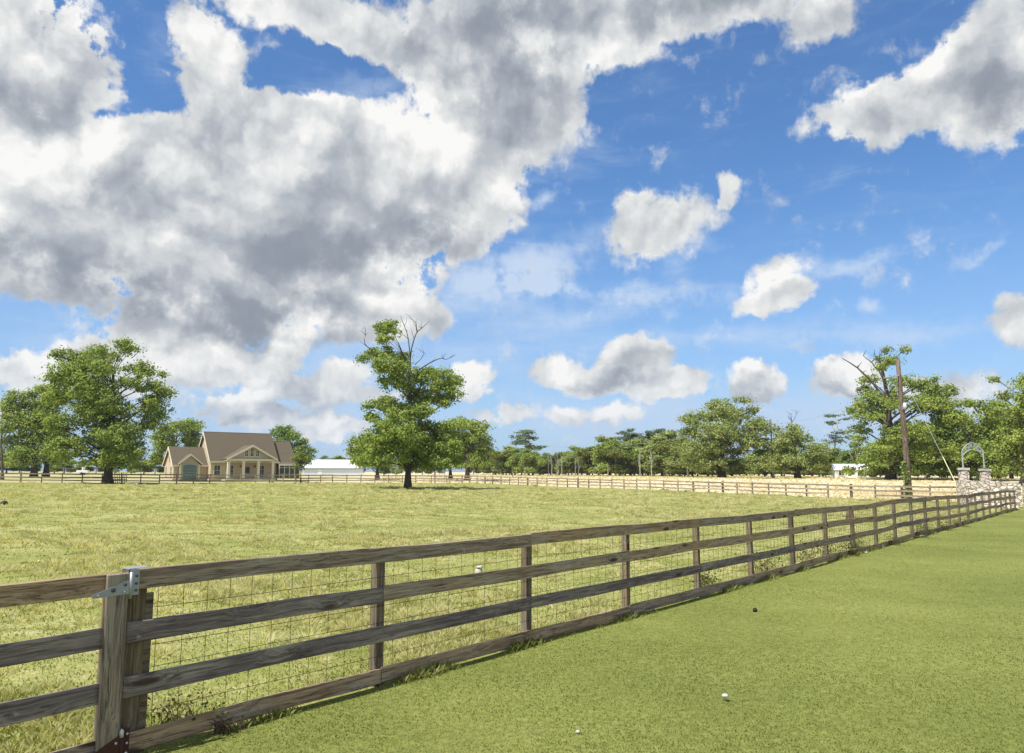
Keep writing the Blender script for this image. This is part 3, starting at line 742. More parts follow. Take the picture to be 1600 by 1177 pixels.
# ------------------------------------------------------------------ the fences across the far side of the pasture
def far_fence(name, pts, label, rails, h=1.33, step=2.5, dark=False, seed=1):
    rr = random.Random(seed)
    P = [Vector((p.x, p.y, 0)) for p in pts]
    root = empty(name, (P[0].x, P[0].y, 0), 0, label, 'fence')
    stations = []
    for a, b in zip(P[:-1], P[1:]):
        n = max(1, round((b - a).length / step))
        stations += [a.lerp(b, i / n) for i in range(n)]
    stations.append(P[-1])
    base = P[0]
    for i, q in enumerate(stations):
        d = (stations[min(i + 1, len(stations) - 1)] - stations[max(i - 1, 0)]); ang = math.atan2(d.y, d.x)
        big = rr.random() < 0.16
        w_ = 0.19 if big else 0.13
        upright('post', w_, w_, h + rr.uniform(-.02, .1), M['farpost'], root, (q.x - base.x, q.y - base.y, gz(q.x, q.y)), (0, 0, ang), 0.01)
    for (z0, hh, miss) in rails:
        i = 0
        while i < len(stations) - 1:
            j = min(i + 2, len(stations) - 1)
            a, b = stations[i], stations[j]
            if rr.random() > miss:
                d = b - a; ang = math.atan2(d.y, d.x)
                za, zb = gz(a.x, a.y), gz(b.x, b.y)
                nrm = Vector((d.y, -d.x, 0)).normalized()
                s0 = a - base + nrm * 0.02
                sawn('rail', d.length, 0.04, hh, M['farwood'], root, (s0.x, s0.y, za + z0 + rr.uniform(-.03, .03)), (0, 0, ang), 0.012, 3, rise=zb - za + rr.uniform(-.04, .04))
            i = j
    return root
far_fence('paddock_fence', FAR, 'long rail fence across the far left of the pasture, before the house', [(1.13, .16, 0), (.70, .15, .0), (.28, .15, .02)], seed=3)
far_fence('paddock_fence', FAR2, 'bleached fence with sagging rails across the far right, ending near the stone wall', [(1.14, .17, 0), (.74, .16, .10), (.36, .16, .06)], seed=5)

# ================================================================== house
def brick(name, a, b, mortar):
    m, q, bs = material(name, 0.9, 0.15)
    oc = objc(q)
    sp = q.n('ShaderNodeSeparateXYZ'); q.L.new(oc, sp.inputs[0]); cb = q.n('ShaderNodeCombineXYZ')
    q.put(cb.inputs[0], q.m('ADD', sp.outputs[0], sp.outputs[1])); q.put(cb.inputs[1], sp.outputs[2])
    br = q.n('ShaderNodeTexBrick'); q.L.new(cb.outputs[0], br.inputs['Vector'])
    br.inputs['Color1'].default_value = a + (1,); br.inputs['Color2'].default_value = b + (1,); br.inputs['Mortar'].default_value = mortar + (1,)
    br.inputs['Scale'].default_value = 1.0; br.inputs['Brick Width'].default_value = 0.24; br.inputs['Row Height'].default_value = 0.085; br.inputs['Mortar Size'].default_value = 0.012
    n = q.noise(oc, 0.8, 5, 0.65)
    c = q.mix(q.sstep(n, 0.3, 0.7, 0.0, 0.35), br.outputs[0], tuple(v * 0.8 for v in b))
    q.L.new(c, bs.inputs[0]); return m
M['brick'] = brick('sandy_brick', (0.58, 0.45, 0.31), (0.43, 0.32, 0.215), (0.64, 0.57, 0.45))
def shingles():
    m, q, bs = material('brown_shingle', 0.95, 0.1)
    oc = objc(q); n = q.noise(oc, 6, 5, 0.7); n2 = q.noise(oc, 0.6, 4, 0.6)
    wv = q.n('ShaderNodeTexWave', wave_type='BANDS', bands_direction='Z'); q.L.new(oc, wv.inputs[0]); wv.inputs['Scale'].default_value = 3.0; wv.inputs['Distortion'].default_value = 1.0
    c = q.mix(n, (0.078, 0.062, 0.042), (0.165, 0.135, 0.098)); c = q.mix(q.m('MULTIPLY', n2, 0.45), c, (0.15, 0.125, 0.085)); c = q.mix(q.m('MULTIPLY', wv.outputs['Fac'], 0.15), c, (0.08, 0.065, 0.05))
    q.L.new(c, bs.inputs[0]); bump(q, bs, n, 0.03, 0.6); return m
M['shingle'] = shingles()

HD = 128.0
hp0 = gat(329, HD)
PAD = 0.42
HY = R(18.6 + 20)
house = empty('brick_house', (hp0.x, hp0.y, gz(hp0.x, hp0.y) + PAD), HY, 'sandy brick house with steep brown roof, columned porch and arched blue garage door', 'house')
HW, HDp, EV, RG = 11.3, 8.0, 3.35, 8.15     # main body: width, depth, eave, ridge
def gable_x(m_, x0, x1, y0, y1, ev, rg):
    """walls of a house body whose ridge runs along x"""
    ym = (y0 + y1) / 2
    vs = [(x0, y0, 0), (x1, y0, 0), (x1, y1, 0), (x0, y1, 0), (x0, y0, ev), (x1, y0, ev), (x1, y1, ev), (x0, y1, ev), (x0, ym, rg), (x1, ym, rg)]
    m_.add(vs, [(0, 1, 5, 4), (2, 3, 7, 6), (0, 4, 8, 7, 3), (1, 2, 6, 9, 5)])
m_ = MB(); gable_x(m_, 0, HW, 0, HDp, EV - 0.1, RG - 0.22)
m_.box(-0.2, HW + 0.2, -0.2, HDp + 0.2, -1.0, -0.004)
walls = m_.build('wall', M['brick'], house)
def roof_x(x0, x1, y0, y1, ev, rg, oh=0.35, t=0.16):
    ym = (y0 + y1) / 2; sl = (rg - ev) / (ym - y0)
    m_ = MB()
    e = ev - oh * sl
    m_.slab([(x0 - oh, y0 - oh, e), (x1 + oh, y0 - oh, e), (x1 + oh, ym, rg), (x0 - oh, ym, rg)], t)
    m_.slab([(x1 + oh, y1 + oh, e), (x0 - oh, y1 + oh, e), (x0 - oh, ym, rg), (x1 + oh, ym, rg)], t)
    return m_
def trim_x(x, y0, y1, ev, rg, oh=0.35, sgn=-1, w_=0.28):
    """pale barge boards on the gable end at x, and nothing else"""
    ym = (y0 + y1) / 2; sl = (rg - ev) / (ym - y0); e = ev - oh * sl
    m_ = MB(); xo = x + sgn * (oh + 0.03)
    for ya in (y0 - oh, y1 + oh):
        q = [(xo, ya, e + 0.02), (xo, ym, rg + 0.02), (xo, ym, rg - w_ * 1.5), (xo, ya, e - w_)]
        vs = q + [(p[0] - sgn * 0.06, p[1], p[2]) for p in q]
        m_.add(vs, [(0, 1, 2, 3), (7, 6, 5, 4)] + [(i, i + 4, (i + 1) % 4 + 4, (i + 1) % 4) for i in range(4)])
    return m_
rf_ = roof_x(0, HW, 0, HDp, EV, RG).build('roof', M['shingle'], house)
m_ = trim_x(0, 0, HDp, EV, RG); m_.box(-0.42, HW + 0.42, -0.50, -0.40, EV - 0.62, EV - 0.36)
m_.build('eave_trim', M['cream'], rf_)
def window(parent, x, y, z, w_, h, panes=(2, 2), face='y', arch=0.0, frame=M['cream'], glass=M['glass'], name='window'):
    """frame + pane set against a wall; face 'y': front (-y), 'x': left gable end (-x)"""
    f = MB(); t = 0.09
    def bx(a0, a1, z0, z1, d0, d1, mb):
        if face == 'y': mb.box(a0, a1, y - d1, y - d0, z0, z1)
        else: mb.box(x - d1, x - d0, a0, a1, z0, z1)
    c = x if face == 'y' else y
    bx(c - w_ / 2 - t, c - w_ / 2, z, z + h, 0.0, 0.08, f); bx(c + w_ / 2, c + w_ / 2 + t, z, z + h, 0.0, 0.08, f)
    bx(c - w_ / 2 - t, c + w_ / 2 + t, z + h, z + h + t, 0.0, 0.085, f); bx(c - w_ / 2 - t - .05, c + w_ / 2 + t + .05, z - t, z, 0.0, 0.12, f)
    for i in range(1, panes[0]): bx(c - w_ / 2 + w_ * i / panes[0] - .02, c - w_ / 2 + w_ * i / panes[0] + .02, z, z + h, 0.035, 0.055, f)
    for i in range(1, panes[1]): bx(c - w_ / 2, c + w_ / 2, z + h * i / panes[1] - .02, z + h * i / panes[1] + .02, 0.035, 0.053, f)
    fo = f.build(name, frame, parent)
    g_ = MB(); bx(c - w_ / 2, c + w_ / 2, z, z + h, 0.01, 0.03, g_); g_.build('pane', glass, fo)
    return fo
window(house, 1.05, -0.002, 0.55, 0.95, 1.75, (2, 2))
window(house, -0.002, 5.0, 3.4, 0.7, 1.3, (1, 2), 'x')
# porch: columns, beam, gable with three windows, doors behind
PX0, PX1, PY = 2.05, 10.05, -2.1
m_ = MB(); m_.box(PX0 - 0.3, PX1 + 0.3, PY - 0.35, -0.21, -0.9, -0.06); m_.box(PX0 + 1.5, PX1 - 2, PY - 0.8, PY - 0.36, -0.9, -0.2)
m_.build('porch_floor', M['concrete'], house)
for cx_ in (PX0 + 0.2, PX0 + 2.7, PX0 + 5.25, PX1 - 0.2):
    m_ = MB(); m_.box(cx_ - .21, cx_ + .21, PY - .21, PY + .21, 0.14, 2.92, 0.02); m_.box(cx_ - .28, cx_ + .28, PY - .28, PY + .28, -0.06, 0.14, 0.02); m_.box(cx_ - .27, cx_ + .27, PY - .27, PY + .27, 2.92, 3.02)
    m_.build('column', M['cream'], house)
pe, pa = 3.45, 5.75
pm = (PX0 + PX1) / 2 + 0.05; ph_ = (PX1 - PX0) / 2 + 0.35
m_ = MB(); m_.box(PX0 - .15, PX1 + .15, PY - .24, PY + .24, 3.02, 3.40); m_.box(PX0 - .15, PX0 + .2, PY + .24, -0.01, 3.02, 3.40); m_.box(PX1 - .2, PX1 + .15, PY + .24, -0.01, 3.02, 3.40)
m_.build('porch_beam', M['cream'], house)
m_ = MB(); m_.box(PX0 - .1, PX1 + .1, PY + .25, -0.02, 3.25, 3.30); m_.build('porch_ceiling', M['siding'], house)
m_ = MB(); m_.prism([(PX0 - .1, 3.405), (PX1 + .2, 3.405), (pm, pa - 0.12)], PY - .05, PY + .1)
gb = m_.build('porch_gable', M['siding'], house)
for k, (wx, hh) in enumerate(((-0.95, 0.95), (0.0, 1.35), (0.95, 0.95))):
    window(gb, pm + wx, PY - .05, 3.85, 0.52, hh, (2, 2), frame=M['cream'])
m_ = MB()
run = 4.0 * (pa - EV) / (RG - EV)           # how far back the porch ridge meets the main roof
for sgn in (-1, 1):
    q = [(pm, PY - .5, pa), (pm + sgn * ph_, PY - .5, pe - 0.12), (pm + sgn * ph_, 0.05, pe - 0.12), (pm, run + 0.1, pa)]
    if sgn < 0: q = [q[0], q[3], q[2], q[1]]
    m_.slab(q if True else q, 0.14)
pr = m_.build('porch_roof', M['shingle'], house)
m_ = MB()
for sgn in (-1, 1):
    a = (pm, pa + .03); b = (pm + sgn * (ph_ + .02), pe - 0.09)
    pts = [a, b, (b[0], b[1] - .28), (a[0], a[1] - .36)]
    if sgn > 0: pts = pts[::-1]
    m_.prism(pts, PY - .60, PY - .505)
m_.build('barge_board', M['cream'], pr)
m_ = MB(); m_.box(5.65, 6.65, -0.06, -0.001, 0, 2.2); dr = m_.build('door', M['siding'], house)
m_ = MB(); m_.box(5.78, 6.52, -0.075, -0.061, 1.0, 2.0); m_.build('door_glass', M['glass'], dr)
for wx in (4.95, 7.35):
    m_ = MB(); m_.tube([(wx, -.28, 2.0), (wx, -.28, 2.1), (wx, -.28, 2.25)], [.16, .24, .12], 8); m_.tube([(wx, -.28, 2.2), (wx, -.28, 3.24)], .01, 4); m_.build('hanging_basket', M['door'], house)
window(house, 3.3, -0.002, 0.35, 0.9, 1.9, (2, 3)); window(house, 8.6, -0.002, 0.35, 0.9, 1.9, (2, 3)); window(house, 10.7, -0.002, 0.5, 0.55, 1.8, (1, 2))
# left wing with the arched garage door
LX0, LX1, LY0, LY1, LE, LR = -5.45, -0.02, 1.7, 7.4, 2.62, 5.45
m_ = MB(); gable_x(m_, LX0, LX1, LY0, LY1, LE - .1, LR - .2); m_.box(LX0 - .2, LX1 - 0.2, LY0 - .2, LY1 + .2, -1.0, -0.006); m_.build('wing_wall', M['brick'], house)
lr = roof_x(LX0, LX1 - .4, LY0, LY1, LE, LR, 0.32).build('wing_roof', M['shingle'], house)
m_ = trim_x(LX0, LY0, LY1, LE, LR, 0.32); m_.box(LX0 - .36, LX1, LY0 - .46, LY0 - .37, LE - .56, LE - .30); m_.build('eave_trim', M['cream'], lr)
bx0, bx1, by = -4.55, -1.55, 1.15
bm = (bx0 + bx1) / 2
m_ = MB(); m_.prism([(bx0, 0), (bx1, 0), (bx1, LE - .1), (bm, 3.95), (bx0, LE - .1)], by, LY0 - 0.003); m_.build('garage_bay', M['siding'], house)
m_ = MB()
for xx in (bx0, bx1): m_.box(xx - .14, xx + .14, by - .06, by + .02, 0, LE - .2)
m_.build('corner_trim', M['cream'], house)
m_ = MB()
run2 = (4.15 - LE) / ((LR - LE) / ((LY1 - LY0) / 2))
for sgn in (-1, 1):
    q = [(bm, by - .35, 4.15), (bm + sgn * 1.95, by - .35, LE - .12), (bm + sgn * 1.95, LY0 + .02, LE - .12), (bm, LY0 + run2 + .05, 4.15)]
    if sgn < 0: q = [q[0], q[3], q[2], q[1]]
    m_.slab(q, 0.13)
br_ = m_.build('bay_roof', M['shingle'], house)
m_ = MB()
for sgn in (-1, 1):
    a = (bm, 4.18); b = (bm + sgn * 1.98, LE - .10); pts = [a, b, (b[0], b[1] - .22), (a[0], a[1] - .30)]
    if sgn > 0: pts = pts[::-1]
    m_.prism(pts, by - .44, by - .355)
m_.build('barge_board', M['cream'], br_)
def arch_pts(c, hw, h0, rise, n=10): return [(c - hw, 0.0), (c + hw, 0.0)] + [(c + hw * math.cos(math.pi * k / n), h0 + rise * math.sin(math.pi * k / n)) for k in range(n + 1)]
m_ = MB(); m_.prism(arch_pts(bm, 1.08, 2.05, .34), by - .05, by - .003); gd = m_.build('garage_door', M['bluedoor'], house)
m_ = MB()
for k in range(10):
    a0, a1 = math.pi * k / 10, math.pi * (k + 1) / 10
    m_.prism([(bm + r_ * math.cos(a), 2.05 + q_ * math.sin(a)) for r_, q_, a in ((1.09, .35, a0), (1.25, .52, a0), (1.25, .52, a1), (1.09, .35, a1))], by - .08, by - .004)
m_.box(bm - 1.24, bm - 1.09, by - .08, by - .004, 0, 2.05); m_.box(bm + 1.09, bm + 1.24, by - .08, by - .004, 0, 2.05)
for zz in (0.55, 1.1, 1.65): m_.box(bm - 1.07, bm + 1.07, by - .062, by - .051, zz - .02, zz + .02)
m_.build('door_surround', M['siding'], gd)
window(house, LX0 - .002, 3.1, 0.5, 0.6, 1.5, (1, 2), 'x'); window(house, LX0 - .002, 6.1, 0.5, 0.5, 1.5, (1, 2), 'x'); window(house, LX0 - .002, 4.55, 3.2, 0.4, 0.6, (1, 1), 'x')
# right wing with the screened porch
RX0, RX1 = HW + .02, HW + 3.8
m_ = MB(); gable_x(m_, RX0, RX1, 1.2, 7.6, 2.6, 6.5); m_.build('wing_wall', M['brick'], house)
rr_ = roof_x(RX0 + .38, RX1, 0.7, 8.1, 2.7, 6.75, 0.35).build('wing_roof', M['shingle'], house)
m_ = MB(); m_.box(RX0, RX1 + .4, -1.25, -1.12, 2.28, 2.56); m_.build('eave_trim', M['cream'], rr_)
m_ = MB(); m_.slab([(RX0, -1.2, 2.55), (RX1 + .35, -1.2, 2.55), (RX1 + .35, 0.9, 2.95), (RX0, 0.9, 2.95)], .1); m_.build('screen_porch_roof', M['shingle'], house)
m_ = MB(); m_.box(RX0 + .1, RX1 + .15, -0.95, -0.93, 0.0, 2.28); m_.box(RX1 + .13, RX1 + .15, -0.93, 1.15, 0, 2.28); m_.build('porch_screen', M['screen'], house)
m_ = MB()
for k in range(5): m_.box(RX0 + .1 + k * .93, RX0 + .22 + k * .93, -1.06, -0.955, 0, 2.3)
m_.box(RX0 + .1, RX1 + .2, -1.05, -0.96, 1.9, 1.98); m_.box(RX0 + .1, RX1 + .2, -1.05, -0.96, 0.75, 0.82)
m_.build('screen_frame', M['cream'], house)
m_ = MB(); m_.box(HW + 0.55, HW + 1.5, 4.4, 5.1, 5.5, 7.25); m_.box(HW + 0.47, HW + 1.58, 4.32, 5.18, 7.25, 7.38); m_.build('chimney', M['cream'], house)
m_ = MB(); m_.box(LX0 - 1, RX1 + 1, -3.5, HDp + 1, -1.2, -0.30)   # the house stands on a low pad of earth
tagobj(m_.build('house_pad', M['ground'], None), kind='structure')
bpy.data.objects['house_pad'].location = house.location; bpy.data.objects['house_pad'].rotation_euler = house.rotation_euler

# ------------------------------------------------------------------ long white metal barn
bp = gat(474, 235.0)
barn = empty('metal_barn', (bp.x, bp.y, gz(bp.x, bp.y)), R(14), 'long low white metal barn with pale sheet roof, right of the house', 'barn')
BWd, BDp, BE, BR = 18.2, 12.0, 2.55, 5.1
m_ = MB(); gable_x(m_, 0, BWd, 0, BDp, BE - .05, BR - .1); m_.build('wall', M['metalwall'], barn)
br2 = roof_x(0, BWd, 0, BDp, BE, BR, 0.25, 0.06).build('roof', M['metalroof'], barn)
m_ = MB(); sl = (BR - BE) / (BDp / 2)
for k in range(19):
    xx = k * 1.0 + .1; m_.slab([(xx, -.26, BE - .25 * sl + .05), (xx + .06, -.26, BE - .25 * sl + .05), (xx + .06, BDp / 2, BR + .05), (xx, BDp / 2, BR + .05)], .05)
m_.build('roof_rib', M['metalwall'], br2)
m_ = MB(); m_.box(4.3, 5.6, -.05, -.002, 0, 2.0); m_.build('door', M['whitep'], barn)
m_ = MB(); m_.box(-.3, BWd + .3, -.36, -.27, BE - .32, BE - .14); m_.build('gutter', M['galv'], barn)

# ------------------------------------------------------------------ white cottage behind the trees on the right
cp = gat(1304, 146)
cot = empty('cottage', (cp.x, cp.y, gz(cp.x, cp.y) - .1), R(-18), 'small white cottage half hidden behind trees right of the pale bare trunk', 'house')
m_ = MB(); gable_x(m_, 0, 6.0, 0, 4, 1.75, 2.7); m_.build('wall', M['whitep'], cot)
cr_ = roof_x(0, 6.0, 0, 4, 1.8, 2.8, .25, .08).build('roof', M['metalroof'], cot)
window(cot, 1.2, -.002, .6, .9, .9, (2, 1)); window(cot, 4.6, -.002, .5, 1.1, 1.0, (2, 1))

# ================================================================== stone entrance at the right
def rubble():
    m, q, bs = material('pale_rubble_stone', 0.95, 0.15)
    oc = objc(q); pw = q.vm('ADD', oc, q.vm('SCALE', q.noise(oc, 2.0, 3, out=1), scale=0.25))
    v1 = q.n('ShaderNodeTexVoronoi', feature='DISTANCE_TO_EDGE'); q.L.new(q.mapping(pw, sc=(2.6, 2.6, 4.2)), v1.inputs['Vector'])
    v2 = q.n('ShaderNodeTexVoronoi'); q.L.new(q.mapping(pw, sc=(2.6, 2.6, 4.2)), v2.inputs['Vector'])
    for v in (v1, v2): v.inputs['Scale'].default_value = 1.0
    col = q.ramp(q.vm('DOT_PRODUCT', v2.outputs['Color'], (0.33, 0.33, 0.33)), [(0.2, (0.56, 0.47, 0.38)), (0.45, (0.76, 0.70, 0.60)), (0.6, (0.66, 0.54, 0.47)), (0.8, (0.82, 0.78, 0.70))])
    e = q.sstep(v1.outputs['Distance'], 0.02, 0.11)
    c = q.mix(e, (0.30, 0.25, 0.20), col); c = q.mix(q.m('MULTIPLY', q.noise(oc, 12, 4, 0.7), 0.35), c, (0.30, 0.26, 0.22))
    q.L.new(c, bs.inputs[0]); bump(q, bs, e, 0.06, 1.0); return m
M['rubble'] = rubble()
def stone_block(name, x0, x1, y0, y1, z0, z1, parent, mat, jig=0.03, n=0.35, seed=0):
    """a rough stone body: a finely divided box with uneven faces"""
    rr = random.Random(seed)
    nx, ny, nz = (max(1, int(abs(b - a) / n)) for a, b in ((x0, x1), (y0, y1), (z0, z1)))
    idx = {}; vs = []; fs = []
    def vid(i, j, k):
        key = (i, j, k)
        if key not in idx:
            idx[key] = len(vs)
            vs.append((x0 + (x1 - x0) * i / nx + rr.uniform(-jig, jig), y0 + (y1 - y0) * j / ny + rr.uniform(-jig, jig), z0 + (z1 - z0) * k / nz + rr.uniform(-jig, jig)))
        return idx[key]
    for i in range(nx):
        for j in range(ny):
            fs += [(vid(i, j, 0), vid(i, j + 1, 0), vid(i + 1, j + 1, 0), vid(i + 1, j, 0)), (vid(i, j, nz), vid(i + 1, j, nz), vid(i + 1, j + 1, nz), vid(i, j + 1, nz))]
    for i in range(nx):
        for k in range(nz):
            fs += [(vid(i, 0, k), vid(i + 1, 0, k), vid(i + 1, 0, k + 1), vid(i, 0, k + 1)), (vid(i, ny, k), vid(i, ny, k + 1), vid(i + 1, ny, k + 1), vid(i + 1, ny, k))]
    for j in range(ny):
        for k in range(nz):
            fs += [(vid(0, j, k), vid(0, j, k + 1), vid(0, j + 1, k + 1), vid(0, j + 1, k)), (vid(nx, j, k), vid(nx, j + 1, k), vid(nx, j + 1, k + 1), vid(nx, j, k + 1))]
    return meshobj(name, np.array(vs), fs, mat, parent)
def stone_wall(pts, h0, h1, label, seed):
    """a low rubble wall following ground points"""
    root = empty('stone_wall', pts[0], 0, label, 'stone wall')
    t = 0.5; vs = []; fs = []; rr = random.Random(seed); nz = 6
    P = []
    for a, b in zip(pts[:-1], pts[1:]):
        n = max(1, int((b - a).length / 0.4)); P += [a.lerp(b, i / n) for i in range(n)]
    P.append(pts[-1]); N = len(P)
    for i, p in enumerate(P):
        d = (P[min(i + 1, N - 1)] - P[max(i - 1, 0)]); d.z = 0; d.normalize(); nn = Vector((d.y, -d.x, 0))
        h = h0 + (h1 - h0) * i / (N - 1) + rr.uniform(-.05, .05)
        q = p - pts[0]; zb = gz(p.x, p.y) - pts[0].z - 0.2
        ring = [(q + nn * t / 2, zb + (h + .2) * k / nz) for k in range(nz + 1)] + [(q - nn * t / 2, zb + (h + .2) * k / nz) for k in range(nz, -1, -1)]
        for c_, z_ in ring: vs.append((c_.x + rr.uniform(-.035, .035), c_.y + rr.uniform(-.035, .035), z_ + rr.uniform(-.02, .02)))
    m = 2 * (nz + 1)
    for i in range(N - 1):
        for k in range(m - 1): fs.append((i * m + k, (i + 1) * m + k, (i + 1) * m + k + 1, i * m + k + 1))
    fs += [tuple(range(m)), tuple((N - 1) * m + k for k in range(m - 1, -1, -1))]
    meshobj('stone_body', np.array(vs), fs, M['rubble'], root)
    return root
stone_wall([gat(1497, 60), gat(1515, 58.5), gat(1545, 57.5), gat(1560, 59)], 1.86, 1.86, 'curving pale rubble stone wall below the left gateway pillar', 2)
w2 = stone_wall([gat(1538, 55.5), gat(1562, 54.5), gat(1592, 54)], 1.92, 1.70, 'nearer straight pale stone wall with a dark capping board, right of the curving wall', 4)
stone_wall([gat(1597, 52.5), gat(1640, 52), gat(1720, 52)], 1.75, 1.7, 'pale stone wall end cut off by the right edge, beyond the end of the near fence', 6)
def pillar(px, Y, h, label, seed):
    p = gat(px, Y); r_ = empty('stone_pillar', p, R(-25), label, 'pillar', 'pillars carrying the arch')
    stone_block('shaft', -.34, .34, -.34, .34, -.3, h - .16, r_, M['rubble'], .025, .3, seed)
    stone_block('cap', -.42, .42, -.42, .42, h - .16, h, r_, M['concrete'], .012, .3, seed + 1)
    return p
pA = pillar(1505.5, 61, 2.88, 'left of two stone pillars with flat caps carrying the iron arch', 21)
pB = pillar(1538.5, 61, 2.82, 'right of two stone pillars with flat caps carrying the iron arch', 31)
za_ = pA.z + 2.88
mid = (pA + pB) / 2; d = pB - pA; hwid = Vector((d.x, d.y, 0)).length / 2
arch = empty('entrance_arch', (mid.x, mid.y, za_), math.atan2(d.y, d.x), 'grey iron entrance arch with cut out lettering on two stone pillars', 'arch')
m_ = MB()
def arc(r_w, z0, rise, n=16): return [(r_w * math.cos(math.pi * (1 - k / n)), z0 + rise * math.sin(math.pi * (0 + k / n))) for k in range(n + 1)]
def seg_arc(hw, z0, rise, n=16):
    return [(hw * (2 * k / n - 1), z0 + rise * (1 - (2 * k / n - 1) ** 2)) for k in range(n + 1)]
top = seg_arc(hwid, 1.38, .62); bot = seg_arc(hwid, 0.92, .56)
m_.tube([(x_, 0, z_) for x_, z_ in top], .034, 6); m_.tube([(x_, 0, z_) for x_, z_ in bot], .034, 6)
m_.build('arch_frame', M['iron'], arch)
for sx in (-1, 1):
    m_ = MB(); m_.tube([(sx * hwid, 0, -.0), (sx * hwid, 0, 1.38)], .05, 8); m_.build('leg', M['iron'], arch)
    m_ = MB(); m_.box(sx * hwid - .1, sx * hwid + .1, -.1, .1, 0.001, .03); m_.build('foot_plate', M['iron'], arch)
txt = 'PINNER RIDGE'; nl = len(txt)
for k, ch in enumerate(txt):
    if ch == ' ': continue
    u = (k + .5) / nl * 2 - 1; u *= .90
    cu = bpy.data.curves.new('letter', 'FONT'); cu.body = ch; cu.size = .42; cu.extrude = .012; cu.offset = .006; cu.align_x = 'CENTER'; cu.align_y = 'CENTER'
    tmp = bpy.data.objects.new('tmp', cu); COL.objects.link(tmp)
    dg = bpy.context.evaluated_depsgraph_get(); me = bpy.data.meshes.new_from_object(tmp.evaluated_get(dg)); bpy.data.objects.remove(tmp)
    me.materials.clear(); me.materials.append(M['iron'])
    lo = bpy.data.objects.new('letter', me); COL.objects.link(lo); lo.parent = arch
    lo.location = (u * hwid, -.012, 1.15 + .59 * (1 - u * u)); lo.rotation_euler = (R(90), math.atan(2 * .59 * u / hwid), 0); lo.scale = (.78, 1, 1)

# ================================================================== poles and wires
pp = gat(1419, 74.5); pt = at(1402.5, 561, 74.5)
pole = empty('utility_pole', pp, 0, 'leaning reddish brown utility pole behind the near fence, vine at its foot', 'utility pole')
def rel(px, py, Y, o): return at(px, py, Y) - o
P_ = [Vector((0, 0, -.4)), (pt - pp) * .25, (pt - pp) * .5 + Vector((.04, 0, 0)), (pt - pp) * .75, pt - pp]
m_ = MB(); m_.tube(P_, [.29, .27, .25, .225, .20], 12); m_.build('shaft', M['pole'], pole, True)
m_ = MB(); a = rel(1404, 587, 74.3, pp); b = rel(1381, 591, 73.2, pp); m_.tube([a, b], .06, 6); m_.build('bracket', M['cable'], pole)
m_ = MB(); a = rel(1413.5, 634, 74.1, pp); m_.tube([a + Vector((0, 0, -.3)), a + Vector((0, 0, -.1)), a + Vector((0, 0, .05)), a + Vector((0, 0, .28))], [.10, .19, .16, .08], 8); m_.build('insulator', M['ceramic'], pole, True)
m_ = MB(); m_.box(-.14, .14, -.45, -.27, 8.7, 9.1); o = m_.build('meter_box', M['galv'], pole); o.location = ((pt - pp).x * .66, 0, 0)
rv = np.random.default_rng(5)
def leafcloud(name, mat, P, size, parent, seed=1, tint=None, out=None):
    r_ = np.random.default_rng(seed); n = len(P)
    u = r_.normal(size=(n, 3)); u /= np.linalg.norm(u, axis=1)[:, None]
    nrm = r_.normal(size=(n, 3)) * .8 + np.array([0, 0, .7]) + (out * 1.1 if out is not None else 0); nrm /= np.linalg.norm(nrm, axis=1)[:, None]
    u -= nrm * (u * nrm).sum(1)[:, None]; u /= np.linalg.norm(u, axis=1)[:, None] + 1e-9
    v = np.cross(nrm, u); s = (size * r_.uniform(.6, 1.35, n))[:, None]
    V = np.stack([P - u * s * .5, P - v * s * .36, P + u * s * .5, P + v * s * .36], 1).reshape(-1, 3)
    b = np.arange(n) * 4
    return meshobj(name, V, np.stack([b, b + 1, b + 2, b + 3], 1), mat, parent, False, {'tint': np.repeat(tint if tint is not None else r_.random(n), 4)})
n = 520; t_ = rv.random(n) ** 1.6
P = np.stack([(pt - pp).x * t_ * .30 - .22 + rv.normal(-.08, .14, n), rv.normal(-.1, .22, n), t_ * 3.6], 1)
vine = empty('climbing_vine', pp + Vector((0, 0, 0)), 0, 'dark leafy vine climbing the foot of the leaning utility pole', 'vine')
leafcloud('foliage', M['leafd'], P, .24, vine, 3)
m_ = MB(); m_.tube([(-.36, -.2, -.1), (-.42, -.25, 1.5), (-.44, -.22, 3.0), (-.50, -.2, 4.0)], [.06, .05, .04, .02], 5); m_.tube([(-.2, -.38, -.1), (-.26, -.36, 1.2), (-.34, -.33, 2.6)], [.05, .04, .02], 5); m_.build('stem', M['bark'], vine)
# guy wire with its pale guard
ga = at(1408, 582, 74.3); gb_ = gat(1504, 62); gb_.z += .2
guy = empty('guy_wire', gb_, 0, 'thin guy wire with pale yellow guard running from the pole down to the stone wall', 'guy wire')
m_ = MB(); m_.tube([ga - gb_, Vector((0, 0, 0))], .018, 5); m_.build('wire', M['cable'], guy)
dgy = (ga - gb_).normalized(); L_ = (ga - gb_).length
m_ = MB(); m_.tube([dgy * .1, dgy * L_ * .30], .035, 6); m_.build('guard', M['yellow'], guy)
